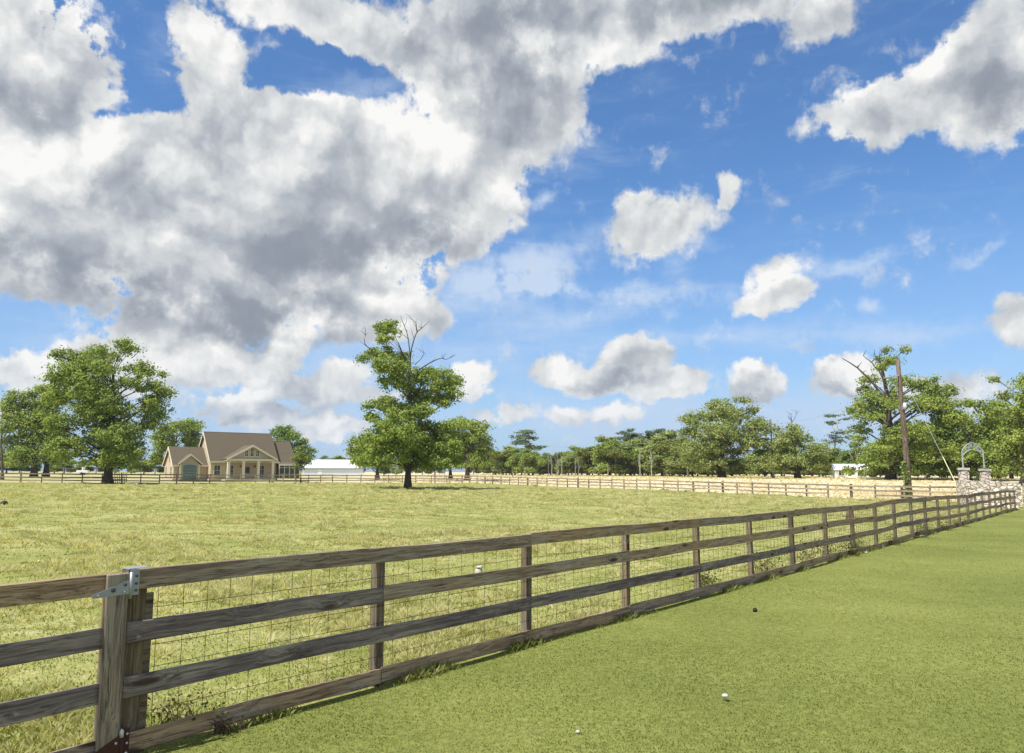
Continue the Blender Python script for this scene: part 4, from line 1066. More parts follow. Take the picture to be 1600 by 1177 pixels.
# slender pole beyond the field
q0 = gat(1208, 150); q1 = at(1204, 655, 150)
pole2 = empty('utility_pole', q0, 0, 'distant slender pole with pale lower part rising between the round oak and its neighbour', 'utility pole')
m_ = MB(); m_.tube([Vector((0, 0, -.2)), (q1 - q0) * .32], [.30, .26], 8); m_.build('lower_shaft', M['palebark'], pole2, True)
m_ = MB(); m_.tube([(q1 - q0) * .321, (q1 - q0)], [.18, .13], 8); m_.build('upper_shaft', M['pole'], pole2, True)
def cable(a, b, sag, r_, label):
    o = empty('power_line', a, 0, label, 'power line'); m_ = MB()
    m_.tube([(b - a) * (k / 12) - Vector((0, 0, sag * 4 * (k / 12) * (1 - k / 12))) for k in range(13)], r_, 4); m_.build('cable', M['cable'], o)
cable(at(1204, 661, 150), at(1404, 600, 74.3), 1.2, .022, 'thin power line strung from the distant slender pole to the leaning pole')
cable(at(1204, 661, 150), at(840, 696, 330), 2.5, .035, 'thin power line running left from the distant slender pole over the far woods')

# ------------------------------------------------------------------ lone posts in the far field
for px, Y, h, w_, lab in ((679.5, 135, 1.95, .30, 'stout brown post standing taller than the far fence beside the lone oak'), (801, 170, 1.7, .16, 'thin dark stake in the dry field below the tall pine'),
                          (950, 160, 2.6, .16, 'dark slim post rising behind the far fence left of the round oak'), (695, 140, 1.9, .14, 'slim post behind the far fence right of the lone oak'), (618, 150, 2.2, .14, 'slim post in the dry field left of the lone oak trunk')):
    p = gat(px, Y); e_ = empty('field_post', p, 0, lab, 'post')
    upright('shaft', w_, w_, h, M['farpost'], e_, (0, 0, 0)); upright('post_top', w_ * 1.25, w_ * 1.25, .07, M['farpost'], e_, (0, -w_ * .12, h + .25 - .07 + .07 - .25))
for ob in bpy.data.objects:
    if ob.name.startswith('post_top'):
        for v in ob.data.vertices:
            if v.co.z < 0: v.co.z = 0.002
# picket gate in the shade of the big left oak
p = gat(176, 108.5)
pk = empty('picket_gate', p, R(8), 'dark picket panel behind the far fence in the shade of the big left oak', 'gate')
for k in range(9): upright('picket', .09, .03, 1.5 - .08 * abs(k - 4) * 0, M['farpost'], pk, (k * .24, 0, 0))
for z_ in (.4, 1.1): sawn('picket_rail', 2.1, .03, .09, M['farwood'], pk, (-.08, -.006, z_))
# pale low trailer seen through the trees at the left
p = gat(119, 190)
tr_ = empty('livestock_trailer', p, R(10), 'small pale trailer parked far behind the fence left of the big oak', 'trailer')
m_ = MB(); m_.box(0, 2.6, 0, 1.6, .55, 1.15, .04); m_.build('body', M['whitep'], tr_)
m_ = MB(); m_.box(1.2, 1.5, .1, 1.5, 1.151, 2.0, .04); m_.build('headboard', M['whitep'], tr_)
m_ = MB(); m_.tube([(0, .8, .6), (-1.0, .8, .5)], .06, 6); m_.build('drawbar', M['iron'], tr_)
for sy in (-.1, 1.7): m_ = MB(); m_.tube([(1.3, sy - .08, .34), (1.3, sy + .08, .34)], .34, 14); m_.build('wheel', M['black'], tr_, False)

# ================================================================== trees
def bez(a, b, c, n=6): return [a * (1 - t) ** 2 + b * 2 * t * (1 - t) + c * t * t for t in [i / n for i in range(n + 1)]]
def make_tree(name, label, cat, base, Y, px_base, trunk_px, lobes, trunk_r, mat='leaf', barkm='bark', dens=0.045, leaf=0.24, nleaf=30, seed=1, dead=(), group=None, depth=1.0, flat=0.62, csig=0.45, root=None, unit=None, sub=5, gap=0.0):
    """lobes: (x, y, rx, ry) outlines of foliage masses in photograph pixels, given their real size at depth Y"""
    r_ = np.random.default_rng(seed); rr = random.Random(seed)
    if unit is None:
        k = Y / 1.008 / FPX
        W_ = lambda px, py: at(px, py, Y) - base
    else:
        k = unit; W_ = lambda px, py: Vector((px * unit, 0, py * unit))
    if root is None: root = empty(name, base, 0, label, cat, group)
    L = []
    if lobes:
        cxs = [l[0] for l in lobes]; cxm = px_base; half = (max(l[0] + l[2] for l in lobes) - min(l[0] - l[2] for l in lobes)) / 2 * k
    for i, l in enumerate(lobes):
        c = W_(l[0], l[1]); rx, rz = l[2] * k * 1.05, l[3] * k * 1.05; ry = (rx + rz) / 2 * 1.15
        room = math.sqrt(max(0.0, half ** 2 - min(half, abs(c.x)) ** 2)) * 0.62 * depth
        dpt = (-1) ** i * rr.uniform(0.25, 1.0) * room
        if len(l) > 4: dpt = l[4] * k
        L.append((np.array([c.x, dpt, c.z]), np.array([rx, ry, rz]), l[2] * l[3]))
    nleaf = int(nleaf * 1.2)
    Pts = []; T = []; cent = []; O = []
    for (c, rad, area) in L:
        nc = max(6, int(area * dens * 2.7))
        u = r_.normal(size=(nc, 3)); u /= np.linalg.norm(u, axis=1)[:, None]
        u[:, 2] = np.where(u[:, 2] < -0.75, -u[:, 2] * 0.6, u[:, 2])
        rad_ = r_.random(nc) ** 0.45
        C = c + u * rad * rad_[:, None]
        if gap > 0: C = C[r_.random(nc) > gap]; nc = len(C)
        cent.append(C)
        sz = csig * 0.82 * r_.uniform(0.5, 1.4, nc)
        Q = np.repeat(C, nleaf, 0) + r_.normal(size=(nc * nleaf, 3)) * np.repeat(sz, nleaf)[:, None] * np.array([1, 1, flat])
        Pts.append(Q); o_ = (Q - np.repeat(C, nleaf, 0)) / np.repeat(sz, nleaf)[:, None] + (np.repeat(C, nleaf, 0) - c) / rad * .9; O.append(o_ / (np.linalg.norm(o_, axis=1)[:, None] + 1e-6))
        T.append(np.clip(np.repeat(r_.normal(0.42, 0.20, nc), nleaf) + r_.normal(0, 0.16, nc * nleaf), 0, 1))
    if Pts:
        P = np.concatenate(Pts); T = np.concatenate(T)
        leafcloud('crown', M[mat], P, leaf * 1.12, root, seed, T, np.concatenate(O))
    # wood
    m_ = MB(); TP = [W_(*p) for p in trunk_px]; n = len(TP)
    for i, p in enumerate(TP):
        if 0 < i: p.y += rr.uniform(-.25, .25) * trunk_r
    dense = []
    for i in range(n - 1):
        for t in (0, .25, .5, .75): dense.append(TP[i].lerp(TP[i + 1], t))
    dense.append(TP[-1]); N = len(dense); H = TP[-1].z
    rad = [trunk_r * (1.0 - 0.86 * (i / (N - 1)) ** 0.85) * (1.45 if i == 0 else 1.12 if i == 1 else 1) for i in range(N)]
    dense[0] = dense[0] - Vector((0, 0, .4))
    m_.tube(dense, rad, 9)
    for (c, radv, area), C in zip(L, cent):
        cv = Vector(c); hd = math.hypot(cv.x - TP[0].x, cv.y)
        zs = max(H * .14, min(H * .9, cv.z - .55 * hd - .2 * radv[2]))
        i0 = min(range(N), key=lambda i: abs(dense[i].z - zs)); i0 = max(1, min(N - 2, i0)); s0 = dense[i0]
        mid_ = s0.lerp(cv, .5) + Vector((rr.uniform(-.3, .3), rr.uniform(-.3, .3), .12 * hd))
        b_ = bez(s0, mid_, cv, 6); r0 = min(rad[i0] * .42, trunk_r * .24)
        m_.tube(b_, [r0 * (1 - .8 * i / 6) for i in range(7)], 6)
        for j in range(min(sub, len(C))):
            e_ = Vector(C[rr.randrange(len(C))]); st = b_[rr.choice((3, 4, 5, 6))]
            md = st.lerp(e_, .5) + Vector((rr.uniform(-.2, .2), rr.uniform(-.2, .2), rr.uniform(0, .3)))
            m_.tube(bez(st, md, e_, 3), [r0 * .28, r0 * .22, r0 * .15, r0 * .07], 4)
    m_.build('trunk', M[barkm], root, True)
    if dead:
        m_ = MB()
        for dpts in dead:
            w0 = dpts[0]; pts = [W_(*p) for p in dpts[1:]]
            sub_ = []
            for a, b in zip(pts[:-1], pts[1:]): sub_ += [a, a.lerp(b, .5) + Vector((rr.uniform(-.12, .12), rr.uniform(-.2, .2), rr.uniform(-.1, .1)))]
            sub_.append(pts[-1]); q = len(sub_)
            m_.tube(sub_, [w0 * (1 - .75 * i / (q - 1)) for i in range(q)], 5)
            for t in range(4):
                i = rr.randrange(1, q); s0 = sub_[i]; e_ = s0 + Vector((rr.uniform(-1.1, 1.1), rr.uniform(-.6, .6), rr.uniform(.2, 1.3)))
                m_.tube([s0, s0.lerp(e_, .5) + Vector((rr.uniform(-.15, .15), 0, .1)), e_], [w0 * .35, w0 * .25, w0 * .1], 4)
        m_.build('dead_branch', M['deadwood'], root, True)
    return root

Y1 = 93.0; b1 = gat(637, Y1)
make_tree('oak_tree', 'tall ragged lone oak with bare top twigs in the middle of the pasture', 'tree', b1, Y1, 640,
 [(637, 763), (638, 720), (641, 670), (641, 610), (636, 570), (622, 535)],
 [(694,684,26,16),(706,704,20,18),(690,714,28,14),(628,604,22,13),(652,614,26,14),(634,652,36,14),(662,668,34,12),(610,674,30,10),(600,510,20,9),(616,516,12,8),(590,507,10,6),(606,534,13,10),(581,552,13,10),(575,566,9,8),(592,570,14,12),(607,556,16,13),(622,553,16,12),(612,580,24,15),(598,592,12,8),(632,585,18,16),(652,590,20,18),
  (690,588,26,10),(705,594,14,12),(690,604,24,10),(672,580,14,10),(709,618,14,14),(676,622,28,16),(700,632,10,6),(600,628,24,11),(585,638,10,8),(616,636,24,14),(588,654,16,9),(645,640,20,16),(664,645,20,10),
  (600,664,16,9),(598,690,34,14),(574,700,26,16),(628,680,40,20),(655,690,38,24),(610,712,40,16),(655,716,40,20),(640,700,50,22),(680,700,30,22),(580,722,26,12),(640,730,26,9),(684,724,24,12)],
 .42, 'leafy', dens=.052, seed=11, csig=.40, leaf=.23,
 dead=[(.10,(640,600),(641,560),(638,530),(632,510),(626,494)),(.09,(641,560),(647,530),(652,518),(662,510),(671,502)),(.08,(652,520),(650,505),(643,498)),(.10,(592,562),(578,545),(570,537),(571,524)),(.09,(655,578),(672,567),(688,560),(697,562),(711,556)),(.06,(648,570),(657,562),(663,553))])
Y2 = 102.0; b2 = gat(168, Y2)
make_tree('oak_tree', 'biggest spreading oak at the left, its dark trunk in front of the far fence', 'tree', b2, Y2, 172,
 [(168,755),(170,725),(172,680),(176,630),(177,590),(172,560)],
 [(124,545,16,9),(122,560,20,12),(137,568,30,16),(103,558,11,8),(104,572,10,8),(200,542,16,10),(190,536,8,6),(208,548,9,7),(174.5,541,10,8),(172,552,12,8),(150,550,12,9),(155,578,36,20),(199,572,26,12),(186,585,18,12),(212,578,10,7),
  (132,592,34,20),(96,587,7,5),(104,598,12,8),(238,582,10,5),(232,592,8,6),(221,604,28,14),(205,600,14,10),(244,612,12,12),(247,634,9,14),(221,632,26,20),(160,610,44,26),(121,620,34,24),(99,622,20,14),(132,645,44,24),(185,640,44,24),
  (228,662,24,20),(106,668,28,16),(155,675,52,26),(208,684,38,22),(95,695,16,12),(124,700,34,18),(172,706,46,20),(212,710,28,14),(140,722,34,8),(190,724,36,10),(96,712,16,8)],
 .62, 'leaf', dens=.046, seed=22, csig=.46, leaf=.25, dead=[(.06,(205,560),(214,552),(222,548)),(.12,(176,600),(186,595),(205,594))])
Y3 = 142.0; b3 = gat(53, Y3); b3b = gat(72, Y3 + 3)
make_tree('oak_tree', 'leafy oak at the far left edge, left one of the pair beside the biggest oak', 'tree', b3, Y3, 50,
 [(53,742),(54,715),(52,680),(45,650),(40,630)],
 [(13,630,12,7),(30,622,16,10),(44,615,10,8),(22,640,18,12),(48,636,24,14),(26,655,26,14),(50,662,28,16),(22,672,18,12),(44,684,30,16),(10,690,10,10),(28,702,26,14),(48,708,26,12),(22,718,18,8),(36,722,24,7)],
 .55, 'leaf', dens=.06, leaf=.34, csig=.6, nleaf=26, seed=31)
make_tree('oak_tree', 'leafy oak close against the left side of the biggest oak', 'tree', b3b, Y3 + 3, 76,
 [(72,742),(73,715),(75,680),(76,650),(75,620)],
 [(66,608,12,7),(82,612,18,10),(74,624,22,12),(92,630,18,12),(64,640,14,12),(84,650,26,14),(76,668,26,16),(92,684,22,16),(72,696,24,14),(86,712,24,12),(68,718,20,8)],
 .5, 'leaf', dens=.06, leaf=.34, csig=.6, nleaf=26, seed=32)
b = gat(4, 120)
make_tree('bare_tree', 'leafless dead tree at the very left edge', 'tree', b, 120, 3, [(4,748),(3,720),(2,690),(3,668),(3,655)], [], .22, barkm='deadwood', seed=3,
 dead=[(.09,(3,715),(9,698),(14,682),(15,672)),(.08,(3,705),(-4,690),(-8,676)),(.06,(2,690),(8,675),(7,664))])
b = gat(268, 162)
make_tree('oak_tree', 'rounded oak behind the left wing of the brick house', 'tree', b, 162, 270, [(268,748),(268,720),(272,695),(278,680)],
 [(292,662,20,7),(283,668,24,9),(303,672,12,8),(270,678,18,9),(292,684,22,12),(262,688,18,10),(251,700,12,9),(270,702,24,12),(296,700,16,12),(250,716,12,8),(268,720,22,9),(246,724,8,6)], .5, 'leaf', dens=.075, leaf=.36, csig=.6, nleaf=26, seed=41)
b = gat(464, 168)
make_tree('oak_tree', 'dark green oak behind the right wing of the brick house', 'tree', b, 168, 460, [(464,748),(463,725),(458,700),(450,685)],
 [(441,670,16,6),(434,677,11,8),(448,680,15,9),(462,684,12,8),(472,688,6,4),(440,690,12,8),(460,697,16,9),(474,702,8,6),(482,708,9,8),(468,712,16,9),(452,710,14,10),(486,716,6,5),(476,720,12,6)], .4, 'leafd', dens=.085, leaf=.34, csig=.5, nleaf=26, seed=42)
b = gat(471, 124)
make_tree('small_tree', 'small olive green tree in front of the right end of the house', 'tree', b, 124, 470, [(470,752),(470,735),(469,720)], [(470,712,7,6),(466,720,8,7),(474,722,7,7),(470,730,9,6)], .10, 'olive', dens=.14, leaf=.2, csig=.35, nleaf=22, seed=43)
b = gat(730, 150)
make_tree('oak_tree', 'broad oak behind the lone oak, spreading to its right', 'tree', b, 150, 728, [(730,747),(731,725),(730,695),(728,675)],
 [(716,662,28,11),(738,667,24,11),(700,674,24,16),(748,682,18,12),(724,688,28,14),(758,692,12,9),(734,706,34,16),(752,712,16,12),(708,710,26,16),(755,724,16,8),(724,726,34,9),(765,702,6,5),(690,694,16,14)], .5, 'leaf', dens=.07, leaf=.34, csig=.58, nleaf=28, seed=51)
b = gat(704, 165)
make_tree('oak_tree', 'dark oak showing through the gap between the lone oak and the broad oak behind it', 'tree', b, 165, 700, [(704,746),(703,725),(700,700)],
 [(696,690,20,16),(684,706,20,16),(704,712,20,14),(690,722,24,10)], .4, 'leafd', dens=.07, leaf=.36, csig=.6, nleaf=24, seed=52)
b = gat(590, 160)
make_tree('oak_tree', 'bright green oak behind the lone oak, showing at its left beside the white barn', 'tree', b, 160, 578, [(590,746),(589,725),(582,700)],
 [(568,684,14,7),(556,692,11,8),(580,692,18,12),(551,706,9,10),(566,706,20,12),(592,706,18,14),(558,720,12,8),(578,724,24,8),(600,722,16,8)], .4, 'leaf', dens=.075, leaf=.34, csig=.56, nleaf=26, seed=53)
Y6 = 150
b = gat(1128, Y6)
make_tree('oak_tree', 'large perfectly rounded oak in the dry field on the right', 'tree', b, Y6, 1128, [(1128,749),(1128,725),(1128,695),(1130,660),(1132,640)],
 [(1132,627,15,6),(1150,629,14,7),(1142,640,22,10),(1106,636,13,7),(1072,654,9,5),(1078,664,12,8),(1096,651,24,12),(1122,648,26,14),(1155,650,26,16),(1172,643,9,9),(1184,664,16,12),(1176,670,22,14),(1084,676,18,14),(1112,676,34,20),(1152,676,34,20),
  (1097,700,32,18),(1134,702,40,22),(1172,696,28,20),(1190,692,8,10),(1108,726,34,12),(1144,730,36,11),(1176,724,24,14),(1086,722,22,14),(1070,706,10,16),(1192,712,8,12)], .85, 'leafg', dens=.06, leaf=.33, csig=.58, nleaf=26, seed=61, barkm='bark')
b = gat(1247, 148)
make_tree('oak_tree', 'lower loose oak with a broken bare top, right of the large rounded oak', 'tree', b, 148, 1240, [(1247,749),(1245,725),(1240,700),(1236,680)],
 [(1216,668,10,5),(1234,670,13,6),(1254,669,12,6),(1228,681,26,10),(1256,685,22,10),(1212,696,20,12),(1238,704,34,16),(1265,704,24,14),(1280,718,16,12),(1219,720,24,12),(1247,727,30,10),(1268,730,20,9),(1205,724,12,12)], .65, 'leafg', dens=.06, leaf=.33, csig=.58, nleaf=24, seed=62,
 dead=[(.12,(1238,690),(1237,665),(1236,648)),(.07,(1237,660),(1243,650),(1246,645)),(.06,(1237,658),(1231,650))])
b = gat(1304, 185)
make_tree('pine_tree', 'flat topped pine with a tall pale trunk, left of the leaning pole', 'tree', b, 185, 1306, [(1303,750),(1303,720),(1305,690),(1308,665),(1310,652)],
 [(1310,649,18,3),(1292,651,10,2.5),(1325,655,14,3),(1288,662,10,2.5),(1308,662,12,3),(1333,667,12,3),(1318,676,24,4),(1300,684,16,4),(1334,684,14,5),(1290,690,10,4),(1315,690,16,4)], .30, 'needle', 'palebark', dens=.06, leaf=.34, csig=.45, nleaf=20, seed=71, flat=.3)
for i, (px, Y, top, lab) in enumerate(((1339, 160, 700, 'pale nearly bare sapling left of the leaning pole'), (975, 250, 705, 'pale bare trunked tree in the far woodland left of the rounded oak'), (782, 262, 710, 'pale leafless tree in the gap right of the oaks behind the lone oak'), (1168, 175, 742, None))):
    if lab is None: continue
    b = gat(px, Y)
    h = 745 - top
    make_tree('bare_tree', lab, 'tree', b, Y, px, [(px, 748), (px, 748 - h * .5), (px + 1, top)], [(px, top + 12, 10, 12), (px - 4, top + 24, 8, 8)] if i == 0 else [], .14 if i == 0 else .2, 'olive', 'palebark', dens=.03, leaf=.3, csig=.5, nleaf=10, seed=80 + i,
      dead=[(.09, (px, 735), (px - 6, 735 - h * .35), (px - 12, 735 - h * .6)), (.09, (px, 730), (px + 7, 730 - h * .3), (px + 10, 730 - h * .6)), (.07, (px, 722), (px - 3, 722 - h * .4)), (.07, (px, 728), (px + 12, 728 - h * .2))])
    for ch in bpy.data.objects:
        if ch.name.startswith('dead_branch') and ch.parent and ch.parent.get('label') == lab: ch.data.materials[0] = M['palebark']
YA = 128
b = gat(1392, YA)
make_tree('oak_tree', 'tall oak with bare dead limbs at its top left, behind the leaning pole', 'tree', b, YA, 1400, [(1392,750),(1392,715),(1390,670),(1386,620),(1380,580),(1390,555)],
 [(1396,545,10,4),(1404,551,7,6),(1390,556,8,6),(1384,567,14,9),(1400,566,8,8),(1354,581,7,5),(1378,590,16,9),(1392,600,22,12),(1376,606,16,9),(1356,622,13,7),(1382,620,24,12),(1332,634,13,5),(1348,640,20,7),(1366,636,18,10),(1374,652,28,12),(1350,655,12,5),(1396,636,26,16),
  (1425,604,16,9),(1418,616,24,12),(1448,611,24,10),(1480,608,13,6),(1484,616,10,6),(1466,620,20,10),(1430,636,38,16),(1460,634,30,14),(1442,598,8,5),(1364,670,18,9),(1398,678,42,18),(1434,674,40,18),(1466,662,22,14),(1352,684,12,7),(1370,700,32,14),(1406,712,42,18),(1440,706,40,20),(1470,696,20,20),
  (1360,722,30,14),(1392,736,38,10),(1432,738,40,10),(1346,736,16,8),(1470,730,20,14)], .8, 'leafy', dens=.045, leaf=.31, csig=.54, nleaf=28, seed=91,
 dead=[(.24,(1386,625),(1374,612),(1358,592),(1340,575),(1328,567),(1316,560)),(.18,(1383,600),(1374,580),(1362,566),(1349,556)),(.14,(1385,580),(1374,566),(1367,555),(1366,546)),(.12,(1376,568),(1374,556),(1377,548))])
b = gat(1512, 124)
make_tree('oak_tree', 'bright green oak behind the entrance arch', 'tree', b, 124, 1510, [(1512,752),(1512,720),(1514,690),(1516,665)],
 [(1523,629,18,5),(1508,634,16,6),(1491,637,17,7),(1544,634,20,6),(1500,648,30,11),(1534,647,28,12),(1556,654,20,12),(1480,656,18,12),(1510,666,34,14),(1544,676,32,16),(1482,682,22,14),(1566,672,12,14),(1504,692,28,14),(1534,700,34,14),(1564,692,18,16),(1492,712,32,16),(1524,722,34,12),(1556,720,28,14),(1488,736,26,9),(1530,738,30,8),(1565,736,18,9)],
 .6, 'leafy', dens=.05, leaf=.31, csig=.52, nleaf=28, seed=92, dead=[(.14,(1508,690),(1524,682),(1536,672),(1540,668))])
b = gat(1604, 108)
make_tree('oak_tree', 'dark leafy oak cut off by the right edge of the picture', 'tree', b, 108, 1606, [(1604,754),(1604,720),(1602,680),(1600,640),(1598,610)],
 [(1574,589,11,4),(1594,592,18,6),(1620,596,22,10),(1598,608,20,9),(1578,618,14,7),(1594,628,22,10),(1625,624,26,16),(1583,644,15,12),(1604,650,24,14),(1640,655,26,20),(1600,670,24,16),(1584,684,14,12),(1612,694,30,18),(1645,695,28,22),(1590,710,20,16),(1620,722,32,16),(1586,736,20,9),(1614,742,32,8),(1655,735,26,14)],
 .7, 'leaf', dens=.052, leaf=.29, csig=.5, nleaf=28, seed=93, dead=[(.1,(1590,640),(1572,625),(1560,612)),(.07,(1575,628),(1566,622),(1556,622))])

# ------------------------------------------------------------------ the woodland edge: a few kinds built once, then copied
def proto(kind, i):
    r_ = random.Random(200 + i); root = empty(kind, (0, 0, 0))
    if kind == 'woodland_tree':
        L = []
        for k in range(9):
            a = r_.uniform(-1, 1); z = r_.uniform(.32, .84); w_ = (1 - abs(z - .55) * 1.1) * .40
            L.append((a * w_, z, r_.uniform(.12, .20), r_.uniform(.08, .13)))
        L.append((r_.uniform(-.08, .08), .90, .11, .07)); L += [(-.2, .22, .16, .1), (.2, .2, .16, .1)]
        L = [(x * 100, z * 100, a * 100, c * 100) for x, z, a, c in L]
        make_tree(kind, '', '', None, 0, 0, [(0, 0), (1, 25), (-1, 50), (1, 75)], L, .022 * 12, ['leafg', 'leaf', 'olive', 'leafd'][i % 4], 'bark' if i % 2 else 'palebark', dens=.14, leaf=.42, csig=.62, nleaf=20, seed=210 + i, root=root, unit=.12, sub=3)
    elif kind == 'pine_tree':
        L = []
        for k in range(9):
            z = .50 + k * .055; s_ = (1 - ((z - .70) / .36) ** 2) * .22 + .03; x_ = r_.uniform(-.6, .6) * s_
            L.append((x_, z, s_ * r_.uniform(.7, 1.1), .028))
        L = [(x * 100, z * 100, a * 100, c * 100) for x, z, a, c in L]
        make_tree(kind, '', '', None, 0, 0, [(0, 0), (.6, 35), (-.4, 70), (0, 97)], L, .016 * 12, 'needle', 'pinebark', dens=.13, leaf=.36, csig=.42, nleaf=18, seed=230 + i, root=root, unit=.12, sub=2, flat=.45)
    else:
        dd = [(.08, (0, 30 + 12 * k), (r_.uniform(-9, 9), 45 + 12 * k), (r_.uniform(-20, 20), 62 + 8 * k)) for k in range(5)]
        make_tree(kind, '', '', None, 0, 0, [(0, 0), (1, 40), (-1, 80), (1, 98)], [], .015 * 12, 'leafg', 'palebark', seed=250 + i, root=root, unit=.12, dead=dd)
        for ch in root.children:
            if ch.name.startswith('dead_branch'): ch.data.materials[0] = M['palebark']
    return root
PT = [proto('woodland_tree', i) for i in range(4)] + [proto('pine_tree', i) for i in range(3)] + [proto('bare_tree', i) for i in range(2)]
first = set(PT)
def put(pi, px, Y, top_py, label, wide=1.0, rz=0.0, group='trees along the far woodland edge'):
    p = gat(px, Y); H = (at(px, top_py, Y) - p).z
    src = PT[pi]
    if src in first: first.discard(src); o = src
    else: o = copy_tree(src)
    o.location = p; s_ = H / 12.0; o.scale = (s_ * wide, s_ * wide, s_); o.rotation_euler = (0, 0, rz)
    tagobj(o, label, 'tree', group if group else None)
    if not group and 'group' in o: del o['group']
rt = random.Random(77)
put(4, 826, 240, 669, 'tall dark pine standing alone above the far woodland, right of the lone oak', 1.25, 0, None)
LBL = {0: 'low leafy tree along the woodland edge left of the rounded oak', 1: 'slender pine rising over the woodland left of the rounded oak', 2: 'pale leafless trunk at the foot of the far woodland', 3: 'hazy tree at the back of the far woodland under the open sky', 4: 'tree of the background wood behind the right hand oaks', 5: 'tree at the far left, seen low behind the oaks', 6: 'small tree far behind the white barn'}
for px, Y, top, pi, wd in ((786,245,712,2,1.5),(800,250,703,0,1.4),(815,235,706,1,1.3),(832,230,704,1,1.2),(848,290,712,3,1.2),(888,245,711,0,1.3),(903,255,706,1,1.3),(920,240,705,2,1.4),(936,235,702,0,1.4),(953,225,688,1,1.1),(968,230,692,0,1.2),(985,235,696,1,1.3),(1000,228,700,3,1.2),(1018,225,694,0,1.2),(1034,215,690,1,1.2),(1050,205,682,0,1.2),(1062,200,690,2,1.2),(1075,205,700,1,1.3),(962,220,712,2,1.5),(1008,215,716,2,1.5),(1040,205,712,0,1.5),(870,262,716,2,1.4),(773,268,716,0,1.4)):
    put(pi, px, Y + rt.uniform(-4, 4), top - 6 + rt.uniform(-4, 3), LBL[0], wd * rt.uniform(.95, 1.15), rt.uniform(0, 6.28))
for px, Y, top in ((977,238,668),(990,245,674),(1004,238,671),(1013,244,676),(1022,240,671),(1036,236,669),(1046,240,676),(955,250,684)):
    put(4 + rt.randrange(3), px, Y, top, LBL[1], rt.uniform(.85, 1.1), rt.uniform(0, 6.28), 'pines over the far woodland')
for px, Y, top in ((857,240,706),(872,238,704),(878,236,712),(899,228,714),(904,229,716),(1000,205,700),(1018,202,704),(1052,196,718),(819,225,716),(1042,200,715),(862,236,715),(937,222,722)):
    put(7 + rt.randrange(2), px, Y, top, LBL[2], rt.uniform(.9, 1.3), rt.uniform(0, 6.28), 'pale bare trunks of the far woodland')
for k in range(26):
    px = 770 + k * 12.5 + rt.uniform(-4, 4)
    put(rt.choice((3, 3, 1, 5)), px, 330 + rt.uniform(-15, 25), 711 + rt.uniform(-4, 5), LBL[3], rt.uniform(1.3, 1.7), rt.uniform(0, 6.28), 'hazy trees behind the far woodland')
for px, Y, top, pi in ((1075,190,690,0),(1090,200,700,1),(1195,180,700,1),(1205,185,712,3),(1225,190,704,0),(1280,180,700,0),(1290,175,712,2),(1318,175,700,0),(1330,172,706,1),(1345,165,690,3),(1350,160,716,0),(1360,165,700,1),(1390,165,680,0),(1420,160,670,1),(1450,160,660,3),(1475,155,668,0),(1500,155,672,1),(1530,150,668,3),(1560,150,660,0),(1580,145,650,1),(1610,140,650,3),(1640,140,640,0),(1270,200,708,3),(1310,170,722,2),(1325,168,724,0),(1375,150,715,3),(1412,150,712,3),(1445,148,715,1),(1480,145,712,3),(1515,144,715,3),(1550,140,712,1),(1580,136,715,3),(1295,170,726,0),(1335,162,722,2),(1350,158,726,1)):
    put(pi, px, Y, top, LBL[4], rt.uniform(1.2, 1.5), rt.uniform(0, 6.28), 'background wood behind the right hand oaks')
for px, Y, top, pi in ((-20,210,700,0),(10,215,706,1),(30,220,712,2),(55,225,716,3),(100,210,714,1),(85,220,715,2),(125,240,718,0),(150,250,720,2),(205,240,722,3),(225,235,716,1),(242,230,714,2),(180,260,722,1),(-45,190,690,0)):
    put(pi, px, Y, top, LBL[5], rt.uniform(1.4, 1.8), rt.uniform(0, 6.28), 'far trees low behind the left hand oaks')
for px, Y, top, pi in ((505,330,716,5),(512,325,712,3),(522,335,716,3),(530,330,712,1),(538,328,714,2),(496,330,719,3),(546,320,716,3),(560,320,722,1)):
    put(pi, px, Y, top, LBL[6], rt.uniform(1.2, 1.5), rt.uniform(0, 6.28), 'small trees far behind the white barn')
for k in range(34):
    px = 776 + k * 17 + rt.uniform(-7, 7); Y_ = (270 if px < 1060 else 215) + rt.uniform(-12, 12)
    put(rt.choice((0, 1, 2, 3)), px, Y_, (722 if px < 1060 else 718) + rt.uniform(-5, 4), 'low thicket tree filling the foot of the woodland', rt.uniform(2.2, 3.0), rt.uniform(0, 6.28), 'thicket at the foot of the woodland')
for px in (600, 620, 660, 680, 740, 755, 770):
    put(rt.randrange(4), px, 300 + rt.uniform(-10, 10), 722 + rt.uniform(-3, 2), 'low far tree glimpsed beneath the crowns behind the lone oak', rt.uniform(1.4, 1.8), rt.uniform(0, 6.28), 'far trees glimpsed behind the lone oak')

for k, px in enumerate((1670, 1720, 1775, 1830, 1890, 1960, 2040, 2130, 2230, -110, -180, -260)):
    put((0, 1, 3)[k % 3], px, (135 if px > 0 else 190) + rt.uniform(-8, 8), 665 + rt.uniform(-10, 14), 'tree outside the picture', rt.uniform(1.3, 1.6), rt.uniform(0, 6.28), 'trees beyond the edges of the picture')

